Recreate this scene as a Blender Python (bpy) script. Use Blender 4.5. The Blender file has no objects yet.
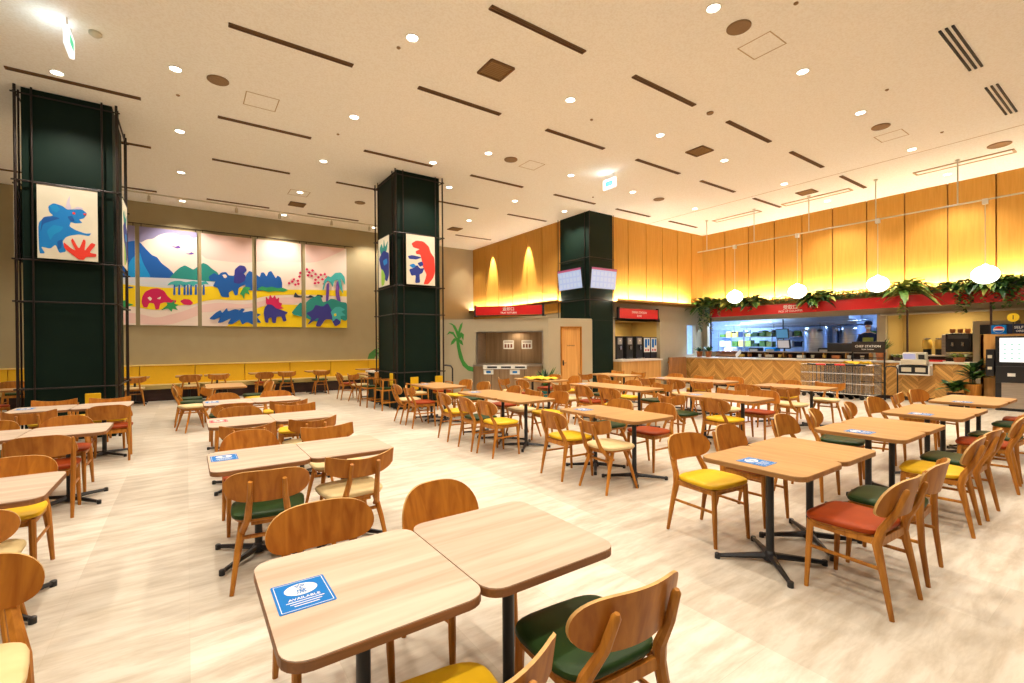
import bpy, bmesh, math, random
from mathutils import Vector, Matrix
random.seed(7)
PI = math.pi
C = bpy.context.scene.collection
R = math.radians

# ------------------------------------------------------------------ camera model
F_PX, CX, CY = 465.76, 512.0, 346.36
YAW, PITCH, ROLL, EYE = 0.6098, -0.0056, -0.0072, 1.55
def basis():
    sy, cy = math.sin(YAW), math.cos(YAW)
    f = Vector((sy, cy, 0)); r = Vector((cy, -sy, 0)); u = Vector((0, 0, 1))
    cp, sp = math.cos(PITCH), math.sin(PITCH)
    f, u = f*cp + u*sp, u*cp - f*sp
    cr, sr = math.cos(ROLL), math.sin(ROLL)
    r, u = r*cr + u*sr, u*cr - r*sr
    return f, r, u
FW, RT, UP = basis()
def ray(u, v): return FW + RT*((u-CX)/F_PX) + UP*((CY-v)/F_PX)
def at_z(u, v, z):
    d = ray(u, v); t = (z-EYE)/d.z; return Vector((d.x*t, d.y*t, z))
def at_x(u, v, x):
    d = ray(u, v); t = x/d.x; return Vector((x, d.y*t, EYE+d.z*t))
def at_y(u, v, y):
    d = ray(u, v); t = y/d.y; return Vector((d.x*t, y, EYE+d.z*t))

# ------------------------------------------------------------------ materials
MATS = {}
def mat(name, col, rough=.5, metal=0, emit=None, es=0, spec=.5, kind=None, col2=None, scale=1, coat=0, vary=0, tr=0, bump=0):
    if name in MATS: return MATS[name]
    m = bpy.data.materials.new(name); m.use_nodes = True
    nt = m.node_tree; b = nt.nodes['Principled BSDF']
    b.inputs['Base Color'].default_value = (*col, 1)
    b.inputs['Roughness'].default_value = rough
    b.inputs['Metallic'].default_value = metal
    b.inputs['Specular IOR Level'].default_value = spec
    if coat: b.inputs['Coat Weight'].default_value = coat; b.inputs['Coat Roughness'].default_value = .2
    if tr: b.inputs['Transmission Weight'].default_value = tr
    if emit: b.inputs['Emission Color'].default_value = (*emit, 1); b.inputs['Emission Strength'].default_value = es
    N, L = nt.nodes.new, nt.links.new
    if kind in ('wood', 'woody', 'woodz', 'noise', 'brushed'):
        tc = N('ShaderNodeTexCoord'); mp = N('ShaderNodeMapping'); L(tc.outputs['Object'], mp.inputs['Vector'])
        sc = {'wood': (2, 26, 26), 'woody': (26, 2, 26), 'woodz': (26, 26, 1.6), 'noise': (8, 8, 8), 'brushed': (2, 2, 60)}[kind]
        mp.inputs['Scale'].default_value = tuple(s*scale for s in sc)
        ns = N('ShaderNodeTexNoise'); ns.inputs['Scale'].default_value = 1.0; ns.inputs['Detail'].default_value = 4
        ns.inputs['Distortion'].default_value = .6 if kind != 'noise' else 0
        L(mp.outputs['Vector'], ns.inputs['Vector'])
        if kind != 'noise' or vary:
            oi = N('ShaderNodeObjectInfo'); ad = N('ShaderNodeVectorMath'); ad.operation = 'ADD'
            ml = N('ShaderNodeVectorMath'); ml.operation = 'SCALE'; ml.inputs['Scale'].default_value = 40
            L(oi.outputs['Random'], ml.inputs[0]); L(tc.outputs['Object'], ad.inputs[0]); L(ml.outputs[0], ad.inputs[1]); L(ad.outputs[0], mp.inputs['Vector'])
        rp = N('ShaderNodeValToRGB'); rp.color_ramp.elements[0].position = .32; rp.color_ramp.elements[1].position = .68
        c2 = col2 or tuple(c*.6 for c in col)
        rp.color_ramp.elements[0].color = (*c2, 1); rp.color_ramp.elements[1].color = (*col, 1)
        L(ns.outputs['Fac'], rp.inputs['Fac'])
        out = rp.outputs['Color']
        if vary:
            hs = N('ShaderNodeHueSaturation'); mr = N('ShaderNodeMapRange')
            mr.inputs['To Min'].default_value = 1-vary; mr.inputs['To Max'].default_value = 1+vary
            L(oi.outputs['Random'], mr.inputs['Value']); L(mr.outputs[0], hs.inputs['Value']); L(out, hs.inputs['Color']); out = hs.outputs['Color']
        L(out, b.inputs['Base Color'])
        if bump:
            bp = N('ShaderNodeBump'); bp.inputs['Strength'].default_value = bump; bp.inputs['Distance'].default_value = .01
            L(ns.outputs['Fac'], bp.inputs['Height']); L(bp.outputs['Normal'], b.inputs['Normal'])
    MATS[name] = m
    return m

def floor_mat():
    m = mat('floor_travertine', (.7, .6, .45), rough=.36, spec=.45)
    nt = m.node_tree; b = nt.nodes['Principled BSDF']; N, L = nt.nodes.new, nt.links.new
    tc = N('ShaderNodeTexCoord')
    br = N('ShaderNodeTexBrick'); br.inputs['Scale'].default_value = 1; br.inputs['Brick Width'].default_value = 1.2
    br.inputs['Row Height'].default_value = .6; br.inputs['Mortar Size'].default_value = .0012; br.offset = .5
    br.inputs['Color1'].default_value = (.66, .605, .51, 1); br.inputs['Color2'].default_value = (.545, .49, .40, 1)
    br.inputs['Mortar'].default_value = (.52, .46, .36, 1); br.inputs['Bias'].default_value = 0
    rot = N('ShaderNodeMapping'); rot.inputs['Rotation'].default_value = (0, 0, PI/2); L(tc.outputs['Object'], rot.inputs['Vector'])
    L(rot.outputs[0], br.inputs['Vector'])
    mp = N('ShaderNodeMapping'); mp.inputs['Scale'].default_value = (1.5, 7.5, 1); mp.inputs['Rotation'].default_value = (0, 0, R(-14))
    L(tc.outputs['Object'], mp.inputs['Vector'])
    ns = N('ShaderNodeTexNoise'); ns.inputs['Scale'].default_value = 1.3; ns.inputs['Detail'].default_value = 7; ns.inputs['Roughness'].default_value = .68; ns.inputs['Distortion'].default_value = .25
    L(mp.outputs[0], ns.inputs['Vector'])
    rp = N('ShaderNodeValToRGB'); rp.color_ramp.elements[0].position = .33; rp.color_ramp.elements[1].position = .60
    rp.color_ramp.elements[0].color = (.76, .71, .64, 1); rp.color_ramp.elements[1].color = (1.06, 1.06, 1.06, 1)
    L(ns.outputs['Fac'], rp.inputs['Fac'])
    mx = N('ShaderNodeMix'); mx.data_type = 'RGBA'; mx.blend_type = 'MULTIPLY'; mx.inputs['Factor'].default_value = 1
    L(br.outputs['Color'], mx.inputs['A']); L(rp.outputs['Color'], mx.inputs['B'])
    L(mx.outputs['Result'], b.inputs['Base Color'])
    return m

def ceil_mat():
    m = mat('ceiling_acoustic', (.8, .7, .55), rough=.9, spec=.1)
    nt = m.node_tree; b = nt.nodes['Principled BSDF']; N, L = nt.nodes.new, nt.links.new
    tc = N('ShaderNodeTexCoord')
    ns = N('ShaderNodeTexNoise'); ns.inputs['Scale'].default_value = 38; ns.inputs['Detail'].default_value = 3
    L(tc.outputs['Object'], ns.inputs['Vector'])
    rp = N('ShaderNodeValToRGB'); rp.color_ramp.elements[0].position = .36; rp.color_ramp.elements[1].position = .58
    rp.color_ramp.elements[0].color = (.88, .83, .735, 1); rp.color_ramp.elements[1].color = (.94, .905, .83, 1)
    L(ns.outputs['Fac'], rp.inputs['Fac']); L(rp.outputs['Color'], b.inputs['Base Color'])
    return m

def herringbone_mat():
    # chevron planks: fold the long axis, stripe the sum, one tone per plank
    m = mat('herringbone_oak', (.6, .33, .1), rough=.45)
    nt = m.node_tree; b = nt.nodes['Principled BSDF']; N, L = nt.nodes.new, nt.links.new
    def M(op, a, bb=None):
        n = N('ShaderNodeMath'); n.operation = op
        for i, q in enumerate((a, bb)):
            if q is None: continue
            if isinstance(q, (int, float)): n.inputs[i].default_value = q
            else: L(q, n.inputs[i])
        return n.outputs[0]
    tc = N('ShaderNodeTexCoord'); sp = N('ShaderNodeSeparateXYZ'); L(tc.outputs['Object'], sp.inputs[0])
    w = .33
    s = M('ADD', sp.outputs['X'], sp.outputs['Y'])
    fold = M('PINGPONG', s, w)
    col = M('FLOOR', M('DIVIDE', s, w))
    v = M('DIVIDE', M('ADD', M('ADD', sp.outputs['Z'], fold), M('MULTIPLY', col, .031)), .088)
    row = M('FLOOR', v); fr = M('FRACT', v)
    cb = N('ShaderNodeCombineXYZ'); L(row, cb.inputs[0]); L(col, cb.inputs[1])
    wn = N('ShaderNodeTexWhiteNoise'); L(cb.outputs[0], wn.inputs['Vector'])
    rp = N('ShaderNodeValToRGB')
    rp.color_ramp.elements[0].color = (.46, .215, .045, 1); rp.color_ramp.elements[1].color = (.78, .44, .12, 1)
    L(wn.outputs['Value'], rp.inputs['Fac'])
    edge = M('LESS_THAN', fr, .07)
    mx = N('ShaderNodeMix'); mx.data_type = 'RGBA'; L(edge, mx.inputs['Factor']); L(rp.outputs['Color'], mx.inputs['A'])
    mx.inputs['B'].default_value = (.26, .12, .03, 1)
    L(mx.outputs['Result'], b.inputs['Base Color'])
    return m

M_floor, M_ceil, M_herr = floor_mat(), ceil_mat(), herringbone_mat()
M_oak = mat('oak_frame', (.53, .215, .030), rough=.42, spec=.25, kind='woodz', col2=(.31, .105, .012), vary=.12)
M_oakb = mat('oak_plywood_back', (.50, .19, .024), rough=.42, spec=.25, kind='woodz', col2=(.31, .095, .011), vary=.14, scale=.8)
M_ply = mat('light_plywood_edge', (.70, .40, .12), rough=.5, kind='woodz')
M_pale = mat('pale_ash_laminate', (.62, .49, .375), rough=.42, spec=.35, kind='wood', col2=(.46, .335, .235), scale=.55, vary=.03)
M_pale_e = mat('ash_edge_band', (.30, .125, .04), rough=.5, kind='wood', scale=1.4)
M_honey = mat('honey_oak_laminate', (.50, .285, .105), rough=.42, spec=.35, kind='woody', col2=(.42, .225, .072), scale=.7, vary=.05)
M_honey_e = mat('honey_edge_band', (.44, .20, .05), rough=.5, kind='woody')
M_black = mat('black_powder_steel', (.012, .012, .014), rough=.4)
M_blackm = mat('black_matt', (.01, .01, .011), rough=.7)
M_pipe = mat('dark_bronze_pipe', (.022, .012, .009), rough=.45, metal=.3)
SEAT = {
 'yellow': mat('yellow_vinyl', (.76, .47, .012), rough=.5, spec=.25, kind='noise', col2=(.68, .40, .01)),
 'rust': mat('rust_vinyl', (.32, .046, .005), rough=.5, spec=.15, kind='noise', col2=(.25, .034, .004)),
 'green': mat('green_vinyl', (.020, .050, .010), rough=.45, spec=.2, kind='noise', col2=(.012, .032, .007)),
 'cream': mat('cream_vinyl', (.74, .58, .30), rough=.5, spec=.3, kind='noise', col2=(.66, .50, .24)),
}
M_colg = mat('dark_green_cladding', (.0055, .017, .0115), rough=.55, spec=.12, kind='noise', col2=(.0045, .014, .0095), scale=.2)
M_wallb = mat('olive_beige_paint', (.385, .315, .175), rough=.75, kind='noise', col2=(.365, .295, .16), scale=.3)
M_beige = mat('warm_beige_paint', (.47, .40, .265), rough=.7, kind='noise', col2=(.45, .38, .25), scale=.3)
M_wood_wall = mat('amber_wood_panel', (.58, .30, .058), rough=.55, spec=.2, kind='woodz', col2=(.51, .25, .042), scale=.8)
M_groove = mat('amber_groove', (.40, .15, .015), rough=.6, kind='woodz')
M_ledge = mat('ledge_oak', (.52, .25, .06), rough=.5, kind='woody')
M_bench_y = mat('mustard_fabric', (.86, .50, .012), rough=.8, kind='noise', col2=(.80, .45, .01), scale=6)
M_bench_s = mat('bench_cream_vinyl', (.62, .47, .16), rough=.55, kind='noise', scale=1, col2=(.58, .43, .14))
M_plinth = mat('dark_brown_plinth', (.05, .018, .012), rough=.5, kind='wood')
M_red = mat('sign_red', (.62, .012, .012), rough=.4)
M_white = mat('white_paint', (.8, .78, .72), rough=.5)
M_ivory = mat('ivory_plastic', (.62, .56, .42), rough=.5)
M_steel = mat('brushed_steel', (.55, .5, .44), rough=.3, metal=.9, kind='brushed', col2=(.42, .38, .33))
M_steelw = mat('steel_warm', (.48, .34, .2), rough=.35, metal=.7, kind='woodz', col2=(.33, .22, .13), scale=.4)
M_chrome = mat('chrome_wire', (.6, .58, .55), rough=.25, metal=.95)
M_top = mat('white_worktop', (.80, .74, .64), rough=.35, kind='noise', col2=(.7, .64, .54))
M_drink = mat('oak_slab_front', (.68, .36, .10), rough=.5, kind='woodz', col2=(.50, .24, .055), scale=.5)
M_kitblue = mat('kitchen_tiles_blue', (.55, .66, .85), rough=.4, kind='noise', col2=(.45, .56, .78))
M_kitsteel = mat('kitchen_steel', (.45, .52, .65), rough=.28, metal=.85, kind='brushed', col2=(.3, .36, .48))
M_kitlight = mat('kitchen_tube', (1, 1, 1), emit=(.75, .87, 1), es=7)
M_leaf = mat('leaf_green', (.12, .25, .035), rough=.45, kind='noise', col2=(.04, .11, .018), scale=2, vary=.1)
M_leafl = mat('leaf_lime', (.45, .46, .12), rough=.45, kind='noise', col2=(.22, .32, .06), scale=2, vary=.1)
M_leafd = mat('leaf_deep', (.02, .075, .02), rough=.45, kind='noise', col2=(.012, .045, .016), scale=2)
M_soil = mat('soil', (.03, .018, .01), rough=1, kind='noise')
M_terra = mat('terracotta', (.52, .17, .05), rough=.7, kind='noise')
M_lamp = mat('downlight_lens', (1, 1, 1), emit=(1, .93, .78), es=14)
M_globe = mat('opal_globe', (1, 1, 1), emit=(1, .92, .74), es=7)
M_cove = mat('cove_led', (1, 1, 1), emit=(1, .93, .77), es=310)
M_coveL = mat('cove_led_soft', (1, 1, 1), emit=(1, .93, .77), es=380)
M_slot = mat('slot_brown', (.16, .075, .02), rough=.7)
M_vent = mat('vent_brown', (.30, .17, .06), rough=.6)
M_line = mat('ceiling_joint', (.52, .38, .22), rough=.9)
M_spk = mat('speaker_grille', (.33, .2, .09), rough=.7, kind='noise', scale=30)
M_canvas = mat('canvas_cream', (.78, .73, .58), rough=.8, kind='noise', col2=(.72, .67, .52), scale=.5)
M_scr = mat('monitor_screen', (.1, .1, .1), rough=.2, emit=(.50, .60, .84), es=1.05)
M_scrw = mat('kiosk_screen', (.1, .1, .1), rough=.2, emit=(1, .97, .92), es=1.7)
M_mag = mat('screen_magenta', (.1, .1, .1), rough=.3, emit=(.6, .02, .2), es=.8)
M_blue = mat('sign_blue', (.0, .155, .50), rough=.5, spec=.2)
M_redb = mat('sign_pale_red', (.55, .02, .04), rough=.5)
M_ink = mat('ink_black', (.01, .01, .01), rough=.6)
M_glass = mat('clear_glass', (.9, .93, .95), rough=.05, tr=1)
M_skin = mat('skin', (.62, .36, .24), rough=.5)
M_navy = mat('navy_cloth', (.01, .02, .06), rough=.8)
M_apron = mat('apron_cloth', (.30, .36, .08), rough=.8)
M_hair = mat('dark_hair', (.012, .009, .008), rough=.6)
M_gold = mat('honey_gold', (.75, .5, .1), rough=.3)
def flat(name, c): return mat('paint_'+name, c, rough=.7)

# ------------------------------------------------------------------ mesh builder
class MB:
    def __init__(s): s.v = []; s.f = []; s.m = []; s.sm = []
    def add(s, vs, fs, mi=0, smooth=False):
        o = len(s.v); s.v += [tuple(v) for v in vs]
        for f in fs: s.f.append([i+o for i in f]); s.m.append(mi); s.sm.append(smooth)
        return s
    def box(s, c, d, mi=0, rz=0, rx=0, ry=0):
        M = Matrix.Translation(c) @ Matrix.Rotation(rz, 4, 'Z') @ Matrix.Rotation(ry, 4, 'Y') @ Matrix.Rotation(rx, 4, 'X')
        x, y, z = d[0]/2, d[1]/2, d[2]/2
        vs = [M @ Vector(p) for p in ((-x,-y,-z),(x,-y,-z),(x,y,-z),(-x,y,-z),(-x,-y,z),(x,-y,z),(x,y,z),(-x,y,z))]
        return s.add(vs, [(0,3,2,1),(4,5,6,7),(0,1,5,4),(1,2,6,5),(2,3,7,6),(3,0,4,7)], mi)
    def b2(s, x0, x1, y0, y1, z0, z1, mi=0):
        return s.box(((x0+x1)/2, (y0+y1)/2, (z0+z1)/2), (abs(x1-x0), abs(y1-y0), abs(z1-z0)), mi)
    def tube(s, pts, rad, n=8, mi=0, sq=1.0, smooth=True):
        pts = [Vector(p) for p in pts]; k = len(pts)
        if not isinstance(rad, (list, tuple)): rad = [rad]*k
        T = [(pts[min(i+1, k-1)]-pts[max(i-1, 0)]).normalized() for i in range(k)]
        a = Vector((1, 0, 0)) if abs(T[0].x) < .8 else Vector((0, 1, 0))
        n1 = (a - T[0]*a.dot(T[0])).normalized(); vs = []
        for i in range(k):
            n1 = (n1 - T[i]*n1.dot(T[i])).normalized(); n2 = T[i].cross(n1)
            for j in range(n):
                t = 2*PI*j/n; vs.append(pts[i]+n1*(math.cos(t)*rad[i]*sq)+n2*(math.sin(t)*rad[i]))
        fs = [(i*n+j, i*n+(j+1) % n, (i+1)*n+(j+1) % n, (i+1)*n+j) for i in range(k-1) for j in range(n)]
        fs += [tuple(range(n-1, -1, -1)), tuple((k-1)*n+j for j in range(n))]
        return s.add(vs, fs, mi, smooth)
    def loft(s, rings, mi=0, smooth=True, caps=True, closed=True):
        n = len(rings[0]); vs = [p for r in rings for p in r]
        fs = [(i*n+j, i*n+(j+1) % n, (i+1)*n+(j+1) % n, (i+1)*n+j) for i in range(len(rings)-1) for j in range(n if closed else n-1)]
        if caps: fs += [tuple(range(n-1, -1, -1)), tuple((len(rings)-1)*n+j for j in range(n))]
        return s.add(vs, fs, mi, smooth)
    def lathe(s, prof, c=(0, 0, 0), n=20, mi=0, smooth=True, M=None):
        rings = [[Vector((math.cos(2*PI*j/n)*r, math.sin(2*PI*j/n)*r, z)) for j in range(n)] for r, z in prof]
        M = M or Matrix.Translation(c)
        return s.loft([[M @ p for p in rg] for rg in rings], mi, smooth)
    def prism(s, poly, z0, z1, mi=0, smooth=False):
        return s.loft([[Vector((x, y, z0)) for x, y in poly], [Vector((x, y, z1)) for x, y in poly]], mi, smooth)
    def poly(s, pts, mi=0):
        return s.add(pts, [tuple(range(len(pts)))], mi)
    def slab(s, pts, nrm, th, mi=0):
        n = Vector(nrm)*th
        a = [Vector(p) for p in pts]; b = [p+n for p in a]
        return s.loft([a, b], mi, False)
    def build(s, name, mats, parent=None, bevel=0, fixn=True, weld=False):
        me = bpy.data.meshes.new(name); me.from_pydata(s.v, [], s.f)
        if not isinstance(mats, (list, tuple)): mats = [mats]
        for m in mats: me.materials.append(m)
        me.polygons.foreach_set('material_index', s.m); me.polygons.foreach_set('use_smooth', s.sm)
        me.update()
        if fixn:
            bm = bmesh.new(); bm.from_mesh(me)
            if weld: bmesh.ops.remove_doubles(bm, verts=bm.verts, dist=1e-5)
            bmesh.ops.recalc_face_normals(bm, faces=bm.faces)
            if bevel: 
                es = [e for e in bm.edges if len(e.link_faces) == 2 and e.calc_face_angle(0) > .9]
                bmesh.ops.bevel(bm, geom=es, offset=bevel, segments=2, affect='EDGES', profile=.6)
            for e in bm.edges:
                if len(e.link_faces) == 2 and e.calc_face_angle(0) > .7: e.smooth = False
            bm.to_mesh(me); bm.free()
        o = bpy.data.objects.new(name, me); C.objects.link(o)
        if parent: o.parent = parent
        return o
def tag(o, label, cat, group=None, kind=None):
    if label: o['label'] = label
    if cat: o['category'] = cat
    if group: o['group'] = group
    if kind: o['kind'] = kind
    return o
def struct(o): o['kind'] = 'structure'; return o
def thing(name, loc, label=None, cat=None, group=None, rz=0):
    o = bpy.data.objects.new(name, None); o.empty_display_size = .1; C.objects.link(o)
    o.location = loc; o.rotation_euler = (0, 0, rz)
    return tag(o, label, cat, group)
def kids(o): return [c for c in bpy.data.objects if c.parent == o]
def copy_tree(o, parent=None):
    c = o.copy(); C.objects.link(c); c.parent = parent
    for ch in list(o.children): copy_tree(ch, c)
    return c
def text(s, size, m, M, parent, name='lettering', depth=.001, align='CENTER'):
    cu = bpy.data.curves.new('t', 'FONT'); cu.body = s; cu.size = size; cu.align_x = align; cu.align_y = 'CENTER'; cu.extrude = depth
    cu.resolution_u = 2; cu.offset = size*.012
    t = bpy.data.objects.new('t', cu); C.objects.link(t); bpy.context.view_layer.update()
    me = bpy.data.meshes.new_from_object(t.evaluated_get(bpy.context.evaluated_depsgraph_get()))
    bpy.data.objects.remove(t); bpy.data.curves.remove(cu)
    me.materials.clear(); me.materials.append(m)
    o = bpy.data.objects.new(name, me); C.objects.link(o); o.parent = parent
    o.matrix_local = M
    return o
def facing(loc, nrm, spin=0):
    # local z -> nrm, local y -> up
    n = Vector(nrm).normalized(); up = Vector((0, 0, 1)) if abs(n.z) < .9 else Vector((0, 1, 0))
    x = up.cross(n).normalized(); y = n.cross(x)
    M = Matrix((x, y, n)).transposed().to_4x4(); M.translation = Vector(loc)
    return M @ Matrix.Rotation(spin, 4, 'Z')
def chaikin(poly, it=2):
    for _ in range(it):
        out = []
        for i in range(len(poly)):
            a, b = poly[i], poly[(i+1) % len(poly)]
            out.append((a[0]*.86+b[0]*.14, a[1]*.86+b[1]*.14)); out.append((a[0]*.14+b[0]*.86, a[1]*.14+b[1]*.86))
        poly = out
    return poly
def clip_poly(poly, lo, hi):
    for ax in (0, 1):
        for side, lim in ((1, lo[ax]), (-1, hi[ax])):
            out = []
            for i in range(len(poly)):
                a, b = poly[i-1], poly[i]
                ia, ib = (a[ax]-lim)*side >= 0, (b[ax]-lim)*side >= 0
                if ia != ib:
                    t = (lim-a[ax])/(b[ax]-a[ax]); out.append((a[0]+(b[0]-a[0])*t, a[1]+(b[1]-a[1])*t))
                if ib: out.append(b)
            poly = out
            if not poly: return []
    return poly

# ------------------------------------------------------------------ dimensions
ZC = 5.7; XW = 16.57; YB = 10.67; XL = 10.46; YL = 17.06; YL2 = 17.9; XS = 7.0; ZLED = 2.93

# ------------------------------------------------------------------ room shell
struct(MB().b2(-9, 20.5, -4, 19, -.1, 0).build('floor', M_floor))
struct(MB().b2(-9, 20.5, -4, 19, ZC, ZC+.15).build('ceiling', M_ceil))
struct(MB().b2(-9, XS, YL, YL+.2, 0, ZC).b2(XS-.05, XS, YL, YL2, 0, ZC).build('wall_left', M_wallb))
struct(MB().b2(XS, XL+.2, YL2, YL2+.2, 0, ZC).build('wall_far', M_beige))
struct(MB().b2(13.245, 13.262, -4, YB, ZC-.004, ZC+.001).build('trim_1', M_line))

def panel_wall(name, axis, plane, marks, z0, z1, sgn):
    """Wood-panel wall: boards between grooves, one mesh; sgn = direction of the outward normal."""
    b = MB(); g = .016
    for a0, a1 in zip(marks[:-1], marks[1:]):
        if axis == 'x': b.b2(plane, plane-sgn*-.04, a0+g, a1-g, z0, z1, 0)
        else: b.b2(a0+g, a1-g, plane, plane-sgn*-.04, z0, z1, 0)
    lo, hi = marks[0], marks[-1]
    if axis == 'x': b.b2(plane-sgn*.02, plane-sgn*.12, lo, hi, z0, z1, 1)
    else: b.b2(lo, hi, plane-sgn*.02, plane-sgn*.12, z0, z1, 1)
    return struct(b.build(name, [M_wood_wall, M_groove]))
yr = [-4+.01]
ym = [10.64, 9.72, 8.83, 7.93, 7.06, 6.18, 5.29, 4.4, 3.5, 2.60]
while ym[-1] > -3: ym.append(ym[-1]-.9)
panel_wall('wall_right', 'x', XW, sorted(ym), ZLED, ZC, -1)
panel_wall('wall_back', 'y', YB, [11.3, 12.23, 13.16, 14.05, 14.93, 15.80, 16.60], ZLED, ZC, -1)
panel_wall('wall_side', 'x', XL, [11.6, 12.18, 13.0, 13.9, 14.86, 15.85, 16.85, 17.9], 2.6, ZC, -1)
struct(MB().b2(XL, XL+.1, 11.6, YL2, 0, 2.6).build('wall_side_base', M_beige))
# lower shop-front wall (beige) with openings
b = MB()
Y0, Y1 = 5.06, 10.47          # kitchen pass opening
K0, K1 = -1.5, 4.85           # drinks-bar opening
b.b2(XW, XW+.15, Y0, YB+.15, 2.34, ZLED).b2(XW, XW+.15, Y0, Y1, 0, 1.2).b2(XW, XW+.15, Y1, YB, 0, 2.34)
b.b2(XW, XW+.15, K1, Y0, 0, ZLED).b2(XW, XW+.15, K0, K1, 2.3, ZLED).b2(XW, XW+.15, -4, K0, 0, ZLED)
struct(b.build('wall_right_base', M_beige))
b = MB()
b.b2(11.4, 11.62, YB, YB+.15, 0, ZLED).b2(11.62, 13.95, YB, YB+.15, 2.3, ZLED).b2(13.95, 15.55, YB, YB+.15, 0, ZLED)
b.b2(15.55, 16.1, YB, YB+.15, 2.2, ZLED).b2(15.55, 16.1, YB, YB+.15, 0, 1.1).b2(16.1, XW+.15, YB, YB+.15, 0, ZLED).b2(11.62, 13.95, YB, YB+.15, 0, .9)
struct(b.build('wall_back_base', M_beige))
# light-cove ledges
struct(MB().b2(XW-.34, XW, -4, YB, ZLED-.07, ZLED-.02).b2(XW-.34, XW-.30, -4, YB, ZLED-.07, ZLED+.055).build('trim_2', M_ledge, bevel=.006))
struct(MB().b2(11.4, XW-.3, YB-.34, YB, ZLED-.07, ZLED-.02).b2(11.4, XW-.3, YB-.34, YB-.30, ZLED-.07, ZLED+.055).build('trim_3', M_ledge, bevel=.006))
struct(MB().b2(XL-.26, XL, 11.9, YL2, ZLED+.0, ZLED+.05).b2(XL-.26, XL-.22, 11.9, YL2, ZLED, ZLED+.09).build('trim_4', M_ledge, bevel=.006))
tag(MB().b2(XW-.298, XW-.276, -3.9, YB-.32, ZLED-.015, ZLED+.045).build('light_strip', M_cove), 'warm glowing strip hidden on the ledge along the long counter wall', 'light strip')
tag(MB().b2(11.45, XW-.32, YB-.298, YB-.276, ZLED-.015, ZLED+.045).build('light_strip', M_cove), 'warm glowing strip hidden on the ledge above the drinks alcove', 'light strip')
tag(MB().b2(XL-.218, XL-.210, 12.0, YL2-.05, ZLED+.05, ZLED+.085).build('light_strip', M_coveL), 'warm glowing strip hidden on the ledge above the tray return', 'light strip')

# ------------------------------------------------------------------ ceiling fixtures
def slot(x, y, L=1.58, w=.085, row='', idx=''):
    b = MB().b2(x, x+L, y-w/2, y+w/2, ZC-.012, ZC+.001, 0)
    t = thing('ceiling_slot_diffuser', (x+L/2, y, ZC-.012), f'long brown slot air diffuser, {idx} from left in the {row} row of slots', 'air vent', 'slot diffusers in the ceiling')
    f = MB(); f.b2(-L/2, L/2, -w/2, -w/2+.012, -.006, .012).b2(-L/2, L/2, w/2-.012, w/2, -.006, .012).b2(-L/2, -L/2+.012, -w/2, w/2, -.006, .012).b2(L/2-.012, L/2, -w/2, w/2, -.006, .012)
    f.build('frame', M_slot, t)
    g = MB().b2(-L/2+.012, L/2-.012, -w/2+.012, w/2-.012, .004, .011, 0)
    g.b2(-L/2+.012, L/2-.012, -.006, .006, -.002, .006, 1)
    g.build('grille', [mat('slot_dark', (.07, .03, .01), rough=.8), M_slot], t)
ORD = ['first', 'second', 'third', 'fourth', 'fifth', 'sixth', 'seventh', 'eighth', 'ninth']
ROW = ['nearest', 'second nearest', 'third', 'fourth', 'fifth', 'sixth', 'seventh']
SL = [(4.85, [3.10, 5.73, 8.36, 10.85, 13.48]), (7.02, [.48, 3.10, 5.75, 8.37, 10.85, 13.44]),
      (9.95, [-2.17, .5, 3.14, 5.75, 8.42, 10.92, 13.53]), (12.28, [-2.15, .5, 3.16, 5.77, 8.45]), (15.7, [-3.9, -2.2, .5, 3.16, 5.8, 8.4])]
for ri, (y, xs) in enumerate(SL):
    for i, x in enumerate(xs): slot(x, y, row=ROW[ri], idx=ORD[i])
for i, (x, Y) in enumerate(((8.3, 1.77), (10.78, 1.75))):
    t = thing('ceiling_grille', (x+.8, Y, ZC-.012), 'triple bar air grille at the right edge of the ceiling, ' + ('upper of the two' if i == 0 else 'lower of the two'), 'air vent', 'triple bar grilles in the ceiling')
    for k in (-.065, 0, .065): MB().b2(-.8, .8, k-.014, k+.014, -.004, .012).build('bar_slot', M_blackm, t)
for i, (y0, y1) in enumerate(((3.74, 2.06), (6.85, 5.13), (9.1, 7.6))):
    t = thing('ceiling_cassette', (14.87, (y0+y1)/2, ZC-.01), 'long cream framed air unit in the bright ceiling strip, ' + ('nearest of three', 'middle of three', 'farthest of three')[i], 'air vent', 'framed air units')
    h = (y0-y1)/2; f = MB()
    for sx in (-.13, .13): f.b2(sx-.02, sx+.02, -h, h, -.012, .01)
    for sy in (-h, h): f.b2(-.15, .15, sy-.02, sy+.02, -.012, .01)
    f.build('frame', M_line, t); MB().b2(-.11, .11, -h+.02, h-.02, .0, .01).build('panel', M_ceil, t)
for i, (x, y, nm) in enumerate(((3.88, 5.93, 'above the front centre aisle'), (9.15, 5.95, 'right of the ceiling centre'), (2.7, 14.85, 'near the mural wall'), (14.14, 5.91, 'near the wood wall by the counter'), (7.95, 14.91, 'beyond the middle dark column'))):
    t = thing('ceiling_square_vent', (x, y, ZC-.014), 'square brown return air grille ' + nm, 'air vent', 'square vents')
    b = MB(); s_ = .2
    for q in (-s_, s_): b.b2(q-.015, q+.015, -s_, s_, -.006, .014).b2(-s_, s_, q-.015, q+.015, -.006, .014)
    b.build('frame', M_slot, t); b = MB()
    for k in range(9): b.box((0, -s_+.04+k*.04, .004), (2*s_, .012, .018), rx=.5)
    b.build('louver', M_vent, t); MB().b2(-s_, s_, -s_, s_, .010, .0139).build('backing', mat('vent_inside', (.42, .29, .14), rough=.8), t)
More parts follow.
